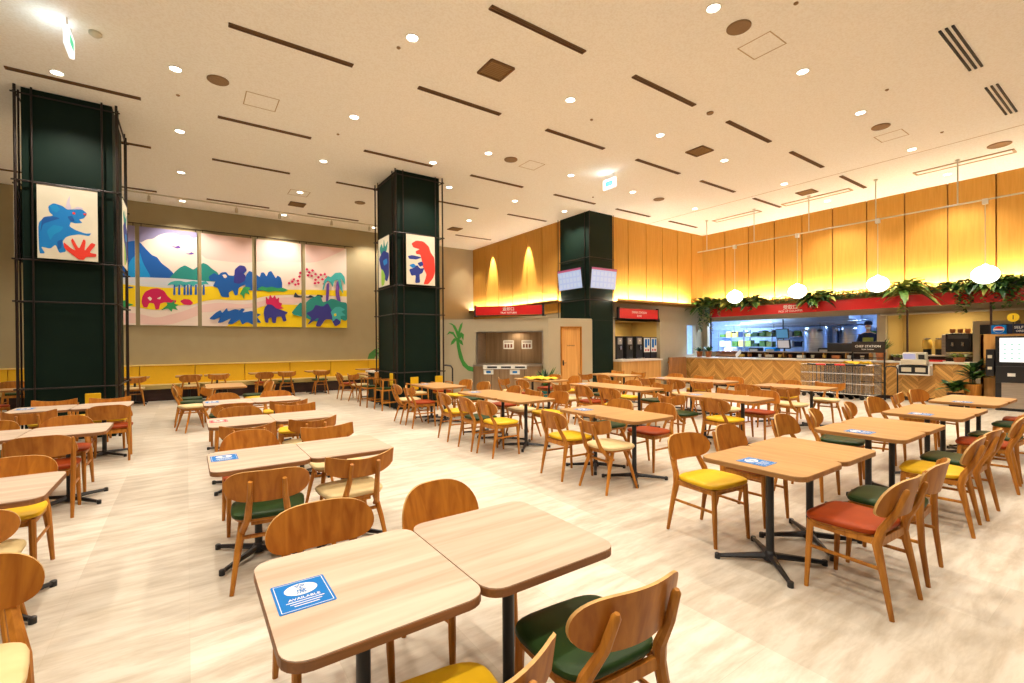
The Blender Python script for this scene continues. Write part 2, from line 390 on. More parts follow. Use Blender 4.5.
for i, (x, y, r, nm) in enumerate(((.44, 8.59, .15, 'left of centre over the first rows'), (6.0, 3.32, .15, 'at the top centre right'), (11.04, 3.3, .15, 'at the upper right'), (6.02, 8.61, .15, 'in the middle of the ceiling'), (11.22, 8.6, .15, 'in front of the third column'), (14.17, 2.18, .19, 'beside the framed air unit at the right edge'), (4.18, 13.67, .15, 'left of the middle column'), (7.79, 4.85, .06, 'small, between two slots right of centre'))):
    b = MB().lathe([(r*1.0, .014), (r, 0), (r*.93, -.008), (r*.9, -.004), (.001, -.006)], n=28)
    o = b.build('ceiling_speaker', M_spk); o.location = (x, y, ZC-.013); tag(o, 'round tan ceiling speaker ' + nm, 'speaker', 'round ceiling speakers')
for q, nm in ((((.83, 8.7), (1.33, 8.7), (1.33, 9.2), (.83, 9.2)), 'left of centre'), (((6.42, 3.12), (6.88, 3.12), (6.88, 3.58), (6.42, 3.58)), 'at the top right'), (((11.5, 3.1), (11.95, 3.1), (11.95, 3.56), (11.5, 3.56)), 'at the far right'), (((6.4, 8.4), (6.85, 8.4), (6.85, 8.85), (6.4, 8.85)), 'in the middle'), (((2.3, 13.5), (2.8, 13.5), (2.8, 14), (2.3, 14)), 'near the mural')):
    x0, y0 = q[0]; x1, y1 = q[2]; b = MB(); e = .008
    b.b2(x0, x1, y0, y0+e*2, ZC-.003, ZC+.001).b2(x0, x1, y1-e*2, y1, ZC-.003, ZC+.001).b2(x0, x0+e*2, y0, y1, ZC-.003, ZC+.001).b2(x1-e*2, x1, y0, y1, ZC-.003, ZC+.001)
    tag(b.build('access_hatch', M_line), 'square flush access hatch outline in the ceiling ' + nm, 'hatch', 'ceiling hatches')
DLROWS = [(3.31, [5.4, 7.8, 10.07, 12.92, 15.6]), (5.94, [-.1, 2.54, 5.4, 7.8, 10.1, 12.91, 15.55]), (8.6, [-.1, 2.54, 5.42, 7.82, 10.1, 12.97]),
          (11.05, [-.07, 2.57, 5.73, 7.86, 9.77]), (13.65, [-.07, 2.56, 7.81]), (16.31, [-.06, 2.58, 5.48])]
LIGHTS = []
def downlight(x, y, label):
    t = thing('downlight', (x, y, ZC-.004), label, 'ceiling light', 'recessed downlights')
    MB().lathe([(.095, .003), (.095, -.004), (.08, -.006), (.075, .002)], n=20).build('rim', M_white, t)
    MB().lathe([(.072, .003), (.072, 0), (.04, -.002), (.001, -.003)], n=16).build('lens', M_lamp, t)
    LIGHTS.append((x, y))
for ri, (y, xs) in enumerate(DLROWS):
    for i, x in enumerate(xs): downlight(x, y, f'recessed round ceiling downlight, {ORD[i]} from left in the {ROW[ri]} row of lights')
downlight(-1.57, 9.72, 'recessed round ceiling downlight beside the left dark column')
downlight(4.65, 9.75, 'recessed round ceiling downlight in front of the middle dark column')
for x, y in ((-2.6, 5.94), (-2.6, 3.31), (-.1, 3.31), (2.54, 3.31), (-.1, .7), (2.54, .7), (5.4, .7), (7.8, .7), (10.1, .7), (12.9, .7), (-2.6, .7), (5.4, -1.9), (10.1, -1.9), (0, -1.9), (-3.7, 11.05), (-3.7, 14)): LIGHTS.append((x, y))  # unseen lamps without fittings, added outside the view to light the hall
def spot(x, y, z, target, e, ang, col=(1, .84, .60), r=.05, blend=.5):
    l = bpy.data.lights.new('spot', 'SPOT'); l.energy = e; l.color = col; l.spot_size = R(ang); l.spot_blend = blend; l.shadow_soft_size = r
    o = bpy.data.objects.new('spot_lamp', l); C.objects.link(o); o.location = (x, y, z)
    o.rotation_euler = (Vector(target)-Vector((x, y, z))).to_track_quat('-Z', 'Y').to_euler()
    return o
for x, y in LIGHTS: spot(x, y, ZC-.02, (x, y, 0), 350, 118, (1, .90, .775), r=.035, blend=.6)
# hanging exit signs
def exit_sign(x, y, nm):
    t = thing('exit_sign', (x, y, ZC), 'small white lit exit sign hanging from the ceiling ' + nm, 'sign', 'hanging exit signs')
    MB().tube([(0, -.12, 0), (0, -.12, -.12)], .01).tube([(0, .12, 0), (0, .12, -.12)], .01).build('hanger', M_white, t)
    MB().b2(-.025, .025, -.2, .2, -.36, -.12).build('lightbox', mat('exit_white', (.9, .9, .9), emit=(.85, .95, 1), es=1.6), t, bevel=.006)
    MB().b2(-.028, -.0255, -.12, .12, -.30, -.18).b2(.0255, .028, -.12, .12, -.30, -.18).build('pictogram', mat('exit_green', (.05, .6, .3), emit=(.1, .8, .45), es=.8), t)
    l = bpy.data.lights.new('p', 'POINT'); l.energy = 5; l.color = (.75, .88, 1); l.shadow_soft_size = .1
    o = bpy.data.objects.new('sign_glow', l); C.objects.link(o); o.location = (x-.12, y, ZC-.25)
exit_sign(-1.2, 8.15, 'at the upper left'); exit_sign(8.55, 8.0, 'in front of the third column')
for x, y, r_, nm in ((-1.05, 8.2, .05, 'beside the left exit sign'),):
    o = MB().lathe([(.07, .01), (.07, -.02), (.03, -.05), (.001, -.052)], n=16).build('smoke_detector', M_ivory); o.location = (x+.1, y-.0, ZC-.01); tag(o, 'small round detector ' + nm, 'detector')
SM = [(171+7, 95), (398.5, 47.5), (338, 134), (591.6, 119.5), (887, 89.6), (796, 3), (942, 132), (593, 197), (562, 31)]
for i, (u, v) in enumerate(SM[:8]):
    p = at_z(u, v, ZC); o = MB().lathe([(.028, .02), (.028, -.004), (.012, -.016), (.001, -.017)], n=12).build('sprinkler_head', M_vent); o.location = (p.x, p.y, ZC-.006)
    tag(o, 'tiny dark sprinkler head, ' + ['left, above the triceratops column', 'left of the central square vent', 'between the mural and the centre', 'above the centre right slots', 'at the upper right between lights', 'at the top right edge', 'near the framed air unit', 'above the third column'][i], 'sprinkler', 'sprinkler heads')
# track with spotlights along the mural wall
t = thing('spotlight_track', (2.0, 15.97, ZC-.03), 'thin pale spotlight track along the ceiling above the mural', 'track light')
MB().b2(-4.2, 3.6, -.017, .017, 0, .03).build('track', M_ivory, t)
for k, x in enumerate((-2.8, -.75, .4, 1.95, 3.2)):
    s_ = MB().tube([(x, 0, 0), (x, 0, -.06)], .012).lathe([(.035, 0), (.045, -.13), (.035, -.13)], c=(x, .01, -.05), n=12)
    s_.build('spot_head', M_ivory, t)

# ------------------------------------------------------------------ columns
def tri_dino(P):
    return [('blue', [(135,415),(150,403),(175,408),(190,418),(205,416),(235,412),(250,424),(240,440),(225,445),(236,455),(215,459),(200,456),(196,470),(215,480),(245,488),(262,485),(255,495),(225,492),(200,498),(185,505),(175,520),(186,550),(165,556),(155,530),(140,545),(113,540),(125,560),(108,562),(106,470),(125,448),(150,442),(138,432)]),
            ('lilac', [(185,415),(190,392),(199,372),(197,395),(204,416)]), ('lilac', [(206,414),(222,404),(240,410),(222,414)]),
            ('cobalt', [(118,450),(150,444),(170,448),(150,456),(120,470),(112,500)]), ('sky', [(130,490),(150,470),(180,474),(170,488),(150,500),(140,520)]), ('sky', [(140,412),(160,408),(170,420),(158,432),(146,426)]), ('cobalt', [(190,440),(205,436),(212,452),(200,454)]), ('red', [(206,424),(214,424),(214,431),(206,431)]), ('cobalt', [(160,520),(175,512),(172,540),(162,545)]), ('red', [(236,425),(250,424),(243,431)]),
            ('red', [(222,572),(180,540),(178,520),(200,538),(215,545),(200,515),(205,505),(224,540),(238,505),(245,512),(240,545),(262,515),(276,520),(255,548),(278,550),(276,560),(245,562),(238,572)])]
TRI = tri_dino(None)
REX = [('red', [(167,255),(180,245),(200,245),(215,258),(220,275),(231,290),(232,335),(225,352),(212,369),(199,370),(205,352),(208,340),(198,320),(195,300),(191,284),(180,284),(178,276),(190,269),(172,266)]),
       ('navy', [(157,292),(170,288),(196,292),(180,300),(160,300)]), ('navy', [(160,330),(172,325),(182,315),(190,325),(202,322),(196,338),(188,342),(190,366),(176,368),(178,345),(166,348)]), ('navy', [(182,310),(196,303),(200,314),(190,320)]), ('blue', [(160,318),(172,312),(180,318),(170,326)])]
BLU = [('teal', [(84,262),(92,250),(97,268),(100,240),(104,266),(114,250),(110,275),(100,290),(90,285)]), ('navy', [(82,290),(92,278),(100,272),(108,280),(117,286),(117,345),(110,362),(100,352),(92,330),(86,310)]), ('lime', [(90,320),(98,330),(104,345),(100,368),(90,370)]), ('blue', [(96,300),(110,298),(112,312),(100,316)])]
PAINT = {'blue': flat('azure', (.0, .21, .62)), 'lilac': flat('lilac', (.62, .56, .70)), 'navy': flat('navy', (.01, .03, .25)), 'red': flat('vermilion', (.80, .04, .02)), 'teal': flat('teal', (.01, .25, .22)),
         'lime': flat('lime', (.32, .6, .06)), 'indigo': flat('indigo', (.03, .03, .26)), 'crimson': flat('crimson', (.62, .005, .09)), 'yellow': flat('yellow', (.93, .66, .0)), 'pink': flat('blush', (.84, .58, .52)),
         'cream': flat('rose_cream', (.86, .72, .62)), 'sea': flat('sea_grey', (.66, .68, .74)), 'cobalt': flat('cobalt', (.0, .10, .42)), 'cloud': flat('cloud_mauve', (.29, .26, .46)), 'sky': flat('sky', (.0, .28, .66)),
         'green': flat('fern', (.03, .34, .10)), 'purple': flat('purple', (.14, .05, .34)), 'black': flat('ink', (.02, .03, .06)), 'aqua': flat('aqua', (.05, .42, .42))}
PKEYS = list(PAINT); PLIST = [PAINT[k] for k in PKEYS]
def banner(name, c, nrm, w, h, shapes, x0, y0, x1, y1, label, mirror=False):
    """Cream fabric banner with a painted animal; shape pixels map linearly into the banner."""
    M = facing(c, nrm); t = thing(name, (0, 0, 0), label, 'picture'); t.matrix_world = M
    MB().b2(-w/2, w/2, -h/2, h/2, -.008, 0).build('canvas', M_canvas, t)
    MB().tube([(-w/2-.03, h/2+.01, 0), (w/2+.03, h/2+.01, 0)], .01).build('hanging_rod', M_pipe, t)
    b = MB()
    for i, (k, pl) in enumerate(shapes):
        pts = [((x-x0)/(x1-x0)*w-w/2, h/2-(y-y0)/(y1-y0)*h) for x, y in pl]
        if mirror: pts = [(-x, y) for x, y in pts]
        pts = clip_poly(chaikin(pts), (-w/2, -h/2), (w/2, h/2))
        if len(pts) > 2: b.slab([(x, y, .0006+.0006*i) for x, y in pts], (0, 0, 1), .0006, PKEYS.index(k))
    b.build('painted_picture', PLIST, t)
    return t
def column(x0, x1, y0, y1, nm, cage=True):
    t = struct(thing('column', ((x0+x1)/2, (y0+y1)/2, 0)))
    hx, hy = (x1-x0)/2, (y1-y0)/2
    MB().b2(-hx, hx, -hy, hy, 0, ZC).build('cladding', M_colg, t)
    b = MB()
    for z in (.35, 2.28, 3.0, 4.2): b.b2(-hx-.004, hx+.004, -hy-.004, hy+.004, z-.004, z+.004)
    b.build('panel_joint', M_blackm, t)
    if cage:
        o = .06; g = thing('pipe_cage', ((x0+x1)/2, (y0+y1)/2, 0), 'dark bronze pipe cage standing round the ' + nm, 'pipe frame', 'pipe cages round the columns')
        ax, ay = hx+o, hy+o
        for sx in (-1, 1):
            for sy in (-1, 1):
                MB().tube([(sx*ax, sy*ay, 0), (sx*ax, sy*ay, ZC)], .019).build('corner_pipe', M_pipe, g)
                MB().tube([(sx*(hx-.13), sy*ay, 0), (sx*(hx-.13), sy*ay, ZC)], .013).build('post_pipe', M_pipe, g)
                MB().tube([(sx*ax, sy*(hy-.15), 0), (sx*ax, sy*(hy-.15), ZC)], .013).build('post_pipe', M_pipe, g)
        for z in (.88, 2.28, 2.95, 4.2, ZC-.12):
            b = MB()
            for s_ in (-1, 1): b.tube([(-ax-.05, s_*ay, z), (ax+.05, s_*ay, z)], .013).tube([(s_*ax, -ay-.05, z), (s_*ax, ay+.05, z)], .013)
            b.build('ring_pipe', M_pipe, g)
    return t
column(-2.13, -1.02, 10.56, 11.95, 'left column'); column(4.12, 5.22, 10.62, 11.93, 'middle column')
column(10.36, 11.4, 10.56, 11.95, 'third column', cage=False)
b = MB()
t = thing('pipe_cage', (10.88, 11.25, 0), 'thin dark pipes clipped to the corners of the third column', 'pipe frame')
for x, y in ((-.54, -.71), (.54, -.71), (-.6, .71), (-.54, -.5)): MB().tube([(x, y, 2.4), (x, y, ZC)], .012).build('corner_pipe', M_pipe, t)
for z in (2.92, 4.25): MB().tube([(-.56, .7, z), (-.56, -.73, z), (.54, -.73, z)], .012).build('ring_pipe', M_pipe, t)
banner('triceratops_banner', (-1.575, 10.44, 3.57), (0, -1, 0), .73, 1.18, TRI, 103, 350, 282, 575, 'cream banner painted with a blue triceratops and red plant on the left column')
banner('plant_banner', (-.90, 11.0, 3.57), (1, 0, 0), .73, 1.18, BLU, 80, 232, 118, 375, 'narrow edge-on cream banner on the right side of the left column')
banner('plant_banner', (-2.24, 11.0, 3.57), (-1, 0, 0), .73, 1.18, BLU, 80, 232, 118, 375, 'edge-on cream banner on the far left side of the left column')
banner('tyrannosaur_banner', (4.665, 10.50, 3.59), (0, -1, 0), .74, 1.20, REX, 153, 228, 232, 372, 'cream banner with a red meat-eating dinosaur and blue plants on the middle column')
banner('parrot_banner', (4.0, 11.22, 3.59), (-1, 0, 0), .74, 1.20, BLU, 80, 236, 117, 372, 'cream banner with a blue dinosaur and teal leaves, left face of the middle column')

# ------------------------------------------------------------------ mural
def mp(x, y):
    p = at_y(120+x/4.096, 190+y/4.096, YL-.06); return (p.x, p.z)
MUR = [
 ('cream', [(-40,100),(1000,100),(1000,620),(-40,620)]),
 ('sky', [(-40,130),(62,140),(62,250),(30,300),(62,360),(-40,370)]),
 ('cloud', [(-40,110),(330,150),(345,205),(325,192),(300,198),(280,186),(250,190),(225,176),(190,176),(160,184),(135,200),(110,202),(85,215),(60,206),(20,220),(-40,220)]),
 ('pink', [(330,150),(930,180),(930,240),(800,300),(600,290),(500,300),(330,280)]),
 ('cobalt', [(-40,250),(20,215),(50,208),(80,212),(105,240),(130,266),(152,275),(170,300),(200,322),(218,340),(228,362),(-40,368)]),
 ('sky', [(40,290),(80,250),(95,300),(130,362),(20,362)]),
 ('teal', [(196,368),(225,335),(245,318),(265,308),(285,318),(300,326),(322,312),(340,298),(358,305),(380,325),(400,338),(415,370),(420,385),(300,385)]),
 ('sea', [(-40,360),(80,357),(230,362),(330,372),(440,378),(440,400),(200,404),(-40,394)]),
 ('yellow', [(-40,380),(80,393),(200,402),(420,392),(540,405),(700,408),(1000,412),(1000,440),(760,428),(640,430),(580,438),(540,450),(480,452),(400,448),(340,455),(300,470),(250,472),(200,480),(160,492),(110,488),(60,478),(-40,470)]),
 ('pink', [(-40,500),(70,505),(150,525),(250,500),(330,470),(420,460),(500,470),(560,460),(640,440),(720,440),(800,445),(700,470),(560,480),(420,490),(330,510),(200,555),(-40,540)]),
 ('yellow', [(330,560),(470,545),(520,510),(570,480),(620,468),(720,470),(1000,480),(1000,600),(330,600)]),
 ('cream', [(330,500),(400,500),(460,520),(440,560),(330,565)]),
 ('purple', [(208,228),(228,232),(240,226),(250,238),(232,240)]), ('purple', [(266,260),(284,260),(292,254),(306,262),(288,265)]),
 ('crimson', [(92,435),(105,415),(130,404),(155,402),(180,412),(195,435),(212,450),(232,452),(228,462),(205,465),(185,460),(165,465),(160,488),(145,490),(140,465),(120,462),(112,482),(96,480),(88,460)]),
 ('cream', [(112,442),(122,436),(132,445),(124,455)]), ('cream', [(150,445),(168,436),(165,448)]),
 ('crimson', [(245,455),(262,446),(285,448),(300,462),(290,472),(262,470)]),
 ('green', [(165,494),(195,470),(190,460),(212,462),(225,450),(222,466),(242,470),(226,478),(238,492),(215,486),(212,500),(196,484)]),
 ('green', [(-20,470),(20,450),(30,462),(58,470),(30,478),(20,490),(-20,490)]), ('cobalt', [(20,400),(40,395),(60,398),(40,404)]),
 ('aqua', [(192,392),(205,378),(225,372),(248,372),(270,378),(300,372),(330,378),(352,372),(365,388),(350,384),(330,392),(312,384),(300,395),(280,385),(262,398),(248,386),(230,398),(215,386)]),
] + [('cobalt', [(x,388),(x+6,388),(x+8,430),(x-3,430)]) for x in (220,240,262,275,288,308,340)] + [
 ('cobalt', [(362,355),(385,340),(402,350),(415,338),(435,336),(445,350),(468,352),(470,325),(490,308),(512,312),(520,330),(505,345),(520,360),(525,385),(500,392),(485,402),(482,430),(470,432),(462,410),(445,420),(448,440),(415,438),(400,400),(380,395),(392,372),(370,372)]),
 ('indigo', [(468,352),(470,325),(490,308),(512,312),(520,330),(500,340),(515,350),(512,372),(490,385),(465,380)]),
 ('cream', [(418,348),(432,345),(440,356),(428,362)]),
 ('cobalt', [(512,412),(515,350),(528,332),(540,335),(548,350),(558,345),(572,358),(578,338),(590,338),(600,355),(608,335),(620,332),(630,350),(638,362),(645,350),(658,358),(664,380),(664,412)]),
 ('green', [(560,408),(580,394),(600,400),(622,396),(645,402),(665,400),(690,410),(670,418),(640,414),(610,418),(585,412)]), ('green', [(490,428),(505,398),(520,396),(538,402),(525,412),(532,430),(512,420),(508,450),(500,430)]),
 ('black', [(712,432),(718,418),(728,432),(742,436),(745,424),(752,434),(770,438),(778,430),(800,440),(808,428),(830,432),(830,442),(712,440)]),
] + [('crimson', [(x,y-6),(x+7,y),(x,y+6),(x-7,y)]) for x, y in ((692,382),(705,375),(718,388),(712,366),(728,372),(735,355),(738,340),(730,385),(765,325),(775,338),(788,330),(770,350),(785,352),(800,345),(812,358),(800,368),(822,348),(838,345),(828,366),(845,358),(812,380),(798,382),(850,372),(835,385))] + [
 ('purple', [(845,385),(856,380),(856,420),(852,460),(842,465)]), ('purple', [(885,378),(898,370),(896,420),(905,468),(890,472),(882,420)]),
 ('aqua', [(828,412),(835,372),(850,352),(862,358),(880,340),(905,338),(920,358),(922,392),(910,372),(902,360),(915,430),(898,400),(892,368),(878,372),(870,400),(862,380),(850,372),(840,385),(834,408)]),
 ('teal', [(702,502),(720,480),(738,460),(752,470),(775,448),(800,436),(820,432),(830,460),(850,455),(862,445),(880,448),(900,458),(930,462),(930,540),(880,520),(800,540),(750,520),(712,512)]),
 ('indigo', [(765,555),(785,525),(760,505),(790,490),(800,470),(830,478),(850,462),(870,500),(890,500),(905,545),(880,560),(865,530),(840,530),(820,560),(800,558),(815,520)]),
 ('aqua', [(862,500),(880,480),(900,478),(922,490),(905,498),(925,515),(902,515),(905,540),(885,525),(870,540),(868,515)]), ('yellow', [(875,508),(884,505),(886,515),(877,518)]),
 ('crimson', [(598,470),(596,435),(608,450),(614,428),(624,444),(634,430),(640,448),(652,440),(650,460),(664,465),(658,478),(672,485),(640,490)]),
 ('indigo', [(588,505),(592,482),(605,468),(622,470),(640,486),(662,492),(688,502),(675,512),(682,535),(668,540),(660,518),(640,520),(638,545),(624,545),(620,522),(608,525),(606,545),(594,542)]),
 ('cobalt', [(364,528),(395,500),(412,492),(418,505),(438,482),(442,498),(470,488),(490,492),(480,500),(500,485),(512,490),(500,502),(540,495),(550,505),(578,510),(560,520),(580,545),(545,540),(552,556),(520,540),(500,552),(490,530),(460,550),(440,548),(455,525),(420,542),(400,545),(412,520),(385,532)]),
]
for k, (x0, x1) in enumerate(((-2.52, -1.18), (-1.08, .29), (.39, 1.745), (1.865, 3.205), (3.335, 4.70))):
    t = thing('mural_panel', ((x0+x1)/2, YL-.06, 2.16), ['partly hidden dinosaur mural panel behind the left column', 'mural panel with blue mountains and a red triceratops, second from left', 'middle mural panel with teal hill and blue dinosaur', 'mural panel with blue trees and a spiky stegosaurus, second from right', 'rightmost mural panel with red blossoms and dark teal bushes'][k], 'mural', 'mural panels on the olive wall')
    h = 2.82; w = x1-x0; cx = (x0+x1)/2
    MB().b2(-w/2, w/2, .003, .05, 0, h).build('canvas_frame', M_canvas, t, bevel=.003)
    b = MB()
    for i, (key, pl) in enumerate(MUR):
        pts = clip_poly([mp(*q) for q in (chaikin(pl) if i else pl)], (x0, 2.16), (x1, 2.16+h))
        if len(pts) > 2: b.slab([(x-cx, .0025-.0005*i, z-2.16) for x, z in pts], (0, -1, 0), .0004, PKEYS.index(key))
    b.build('painted_scene', PLIST, t)
    for s_ in (-1, 1): MB().tube([(s_*w*.47, .04, h), (s_*w*.47, .04, h+.09)], .008).tube([(s_*w*.47-.03, .04, h+.09), (s_*w*.47+.03, .04, h+.09)], .008).build('hanging_hook', M_pipe, t)
tag(MB().tube([(-2.7, YL-.03, 5.07), (4.95, YL-.03, 5.07)], .010).build('picture_rail', M_pipe), 'thin dark rail the mural panels hang from', 'rail')
tag(MB().slab([(x, YL-.003, z) for x, z in ((5.44, 1.03), (5.5, 1.22), (5.7, 1.38), (5.95, 1.45), (6.2, 1.4), (6.2, 1.22), (5.95, 1.25), (5.75, 1.15), (5.68, 1.03))], (0, -1, 0), .002).build('painted_leaf', flat('wall_green', (.05, .2, .05))), 'green painted leaf arch on the wall above the yellow bench end', 'wall painting')

# ------------------------------------------------------------------ bench along mural wall
bt = thing('wall_bench', (0, 16.5, 0), 'long built-in bench with mustard yellow back under the mural', 'bench')
xs = [-6.4, -5.0, -3.7, -2.4, -1.1, .2, 1.5, 2.8, 4.1, 5.4, 6.7]
for a, c in zip(xs[:-1], xs[1:]): MB().b2(a+.006, c-.006, .38, .53, .42, 1.0).build('back_cushion', M_bench_y, bt, bevel=.02)
MB().b2(-6.4, 6.7, .01, .5, .33, .46).build('seat_cushion', M_bench_s, bt, bevel=.02)
MB().b2(-6.4, 6.7, .36, .555, .99, 1.02).build('top_rail', mat('bench_cap', (.85, .62, .2), rough=.6), bt)
MB().b2(-6.4, 6.7, .09, .5, 0, .33).build('plinth', M_plinth, bt)

# ------------------------------------------------------------------ chairs
def sup(t, n): c, s = math.cos(t), math.sin(t); return (math.copysign(abs(c)**(2/n), c), math.copysign(abs(s)**(2/n), s))
def seat_ring(z, k, n=28):
    out = []
    for j in range(n):
        x, y = sup(2*PI*j/n, 4.2); w = .224 + .012*y
        out.append(Vector((x*w*k, y*.205*k+.015, z - .006*abs(x)**2*0)))
    return out
def back_mesh(shape):
    W = {'pill': .248, 'arch': .240, 'wing': .250, 'outer': .245}[shape]
    b = MB(); nu, nv = 25, 6; F = []; B = []
    for i in range(nu):
        q = math.sin(PI/2*(-1+2*i/(nu-1)))
        x = q*W; a = abs(q)
        if shape == 'pill': zt = .668+.104*(1-min(1, a)**4.2)**.5; zb = .668-.100*(1-min(1, a)**4.2)**.5
        elif shape == 'arch': zt = .60+.178*(1-a**3.4)**.5; zb = .60-.045*(1-a**8)**.5
        elif shape == 'outer': zt = .61+.165*(1-a**4.2)**.5; zb = .61-.035*(1-a**6)**.5
        else: zt = .735+.04*a**2; zb = .60+.055*a**3; 
        if shape == 'wing' and a > .95: zt -= .004; zb += .006
        yc = -.262 + .075*q*q
        for j in range(nv):
            z = zb+(zt-zb)*j/(nv-1); y = yc - (z-.6)*.22
            F.append(Vector((x, y+.007, z))); B.append(Vector((x, y-.007, z)))
    n = len(F); fs = []
    for i in range(nu-1):
        for j in range(nv-1):
            a = i*nv+j; fs += [(a, a+1, a+nv+1, a+nv), (n+a, n+a+nv, n+a+nv+1, n+a+1)]
    b.add(F+B, fs, 0, True); fs = []
    for i in range(nu-1):
        a = i*nv; fs += [(a, a+nv, n+a+nv, n+a)]; a = i*nv+nv-1; fs += [(a, n+a, n+a+nv, a+nv)]
    for j in range(nv-1):
        fs += [(j, n+j, n+j+1, j+1)]; a = (nu-1)*nv+j; fs += [(a, a+1, n+a+1, n+a)]
    return b.add(F+B, fs, 1, True)
def make_chair(shape, frame, seatc):
    t = thing('dining_chair', (0, 0, 0))
    c = MB(); c.loft([seat_ring(z, k) for z, k in ((.437, .93), (.443, .985), (.455, 1.0), (.466, .985), (.474, .93), (.478, .8), (.480, .4))])
    c.build('seat', SEAT[seatc], t)
    f = MB(); f.loft([seat_ring(z, k) for z, k in ((.415, .86), (.425, .93), (.437, .95))]); 
    back_mesh(shape).build('backrest', [M_oakb, M_ply], t, weld=True)
    if frame == 'splay':
        f.box((0, .0, .405), (.20, .3, .03)); f.build('seat_frame', M_oak, t)
        for sx in (-1, 1):
            MB().tube([(sx*.205, .215, 0), (sx*.165, .15, .25), (sx*.13, .10, .42)], [.013, .018, .021]).build('leg', M_oak, t)
            MB().tube([(sx*.205, -.235, 0), (sx*.175, -.16, .25), (sx*.15, -.09, .42)], [.013, .019, .022]).build('leg', M_oak, t)
            MB().tube([(sx*.155, -.08, .33), (sx*.145, -.15, .37), (sx*.115, -.225, .46), (sx*.10, -.283, .60), (sx*.095, -.318, .715)], [.014, .022, .022, .018, .014], sq=1).build('back_post', M_oak, t)
        MB().tube([(-.16, -.12, .31), (.16, -.12, .31)], [.013, .013], sq=1.4).build('stretcher', M_oak, t)
    else:
        px = .212 if frame == 'outer' else .135
        for sx in (-1, 1):
            MB().tube([(sx*.195, .195, 0), (sx*.190, .185, .2), (sx*.185, .175, .43)], [.013, .018, .020], n=8).build('leg', M_oak, t)
            if frame == 'outer':
                MB().tube([(sx*.205, -.235, 0), (sx*.208, -.205, .25), (sx*.212, -.195, .45), (sx*.215, -.205, .6), (sx*.216, -.225, .72), (sx*.216, -.23, .735)], [.013, .018, .021, .018, .016, .008]).build('leg', M_oak, t)
            else:
                MB().tube([(sx*.205, -.255, 0), (sx*.198, -.215, .22), (sx*.188, -.178, .40), (sx*.172, -.198, .48), (sx*.148, -.262, .60), (sx*.135, -.300, .715), (sx*.134, -.304, .728)], [.013, .019, .026, .024, .019, .017, .009]).build('leg', M_oak, t)
            MB().tube([(sx*.192, .185, .265), (sx*.197, -.205, .265)], .0115, sq=.8).build('side_stretcher', M_oak, t)
        f.box((0, -.178, .40), (.36, .022, .045)); f.box((0, .165, .405), (.36, .02, .035))
        for sx in (-1, 1): f.box((sx*.185, 0, .408), (.02, .34, .035))
        f.build('seat_frame', M_oak, t)
    return t
CH = {}; USED = set()
def chair(x, y, face, shape, frame, seatc, label, jit=0, group='dining chairs in the food hall'):
    key = (shape, frame, seatc)
    if key not in CH: CH[key] = make_chair(*key)
    o = CH[key] if key not in USED else copy_tree(CH[key])
    USED.add(key)
    o.location = (x, y, 0); o.rotation_euler = (0, 0, {'N': 0, 'W': PI/2, 'S': PI, 'E': -PI/2}[face] + R(jit))
    tag(o, label, 'chair', group)
    return o

# ------------------------------------------------------------------ tables
def rrect(w, d, r=.075, seg=5, k=0):
    out = []
    for cx, cy, a0 in ((w/2-r, d/2-r, 0), (-w/2+r, d/2-r, PI/2), (-w/2+r, -d/2+r, PI), (w/2-r, -d/2+r, 1.5*PI)):
        for i in range(seg+1):
            a = a0+PI/2*i/seg; out.append((cx+math.cos(a)*(r-k), cy+math.sin(a)*(r-k)))
    return out
def make_table(kind, w=.62, d=.70):
    mt, me = (M_pale, M_pale_e) if kind == 'pale' else (M_honey, M_honey_e)
    t = thing('dining_table', (0, 0, 0))
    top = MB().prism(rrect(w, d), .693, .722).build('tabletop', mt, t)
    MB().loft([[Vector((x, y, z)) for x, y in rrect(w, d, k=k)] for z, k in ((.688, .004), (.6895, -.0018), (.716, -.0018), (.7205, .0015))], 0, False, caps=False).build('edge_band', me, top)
    MB().box((0, 0, .678), (.3, .3, .012)).build('mounting_plate', M_black, t)
    MB().tube([(0, 0, .05), (0, 0, .675)], .026, n=12).build('pedestal', M_black, t)
    b = MB().lathe([(.045, .015), (.045, .05), (.03, .075), (.028, .078)], n=14); b.build('hub', M_black, t)
    for k in range(4):
        a = PI/4+k*PI/2; c, s_ = math.cos(a), math.sin(a)
        b = MB().tube([(c*.03, s_*.03, .045), (c*.35, s_*.35, .022)], [.024, .014], n=6, smooth=False)
        b.lathe([(.019, 0), (.019, .035), (.012, .04)], c=(c*.35, s_*.35, 0), n=10); b.build('foot', M_black, t)
    return t
TB = {}
def table(x, y, kind, rot=0, label='', group='square two-seat tables', w=.62, d=.70):
    key = (kind, w, d)
    first = key not in TB
    if first: TB[key] = make_table(kind, w, d)
    o = TB[key] if first else copy_tree(TB[key])
    o.location = (x, y, 0); o.rotation_euler = (0, 0, rot)
    return tag(o, label, 'table', group)
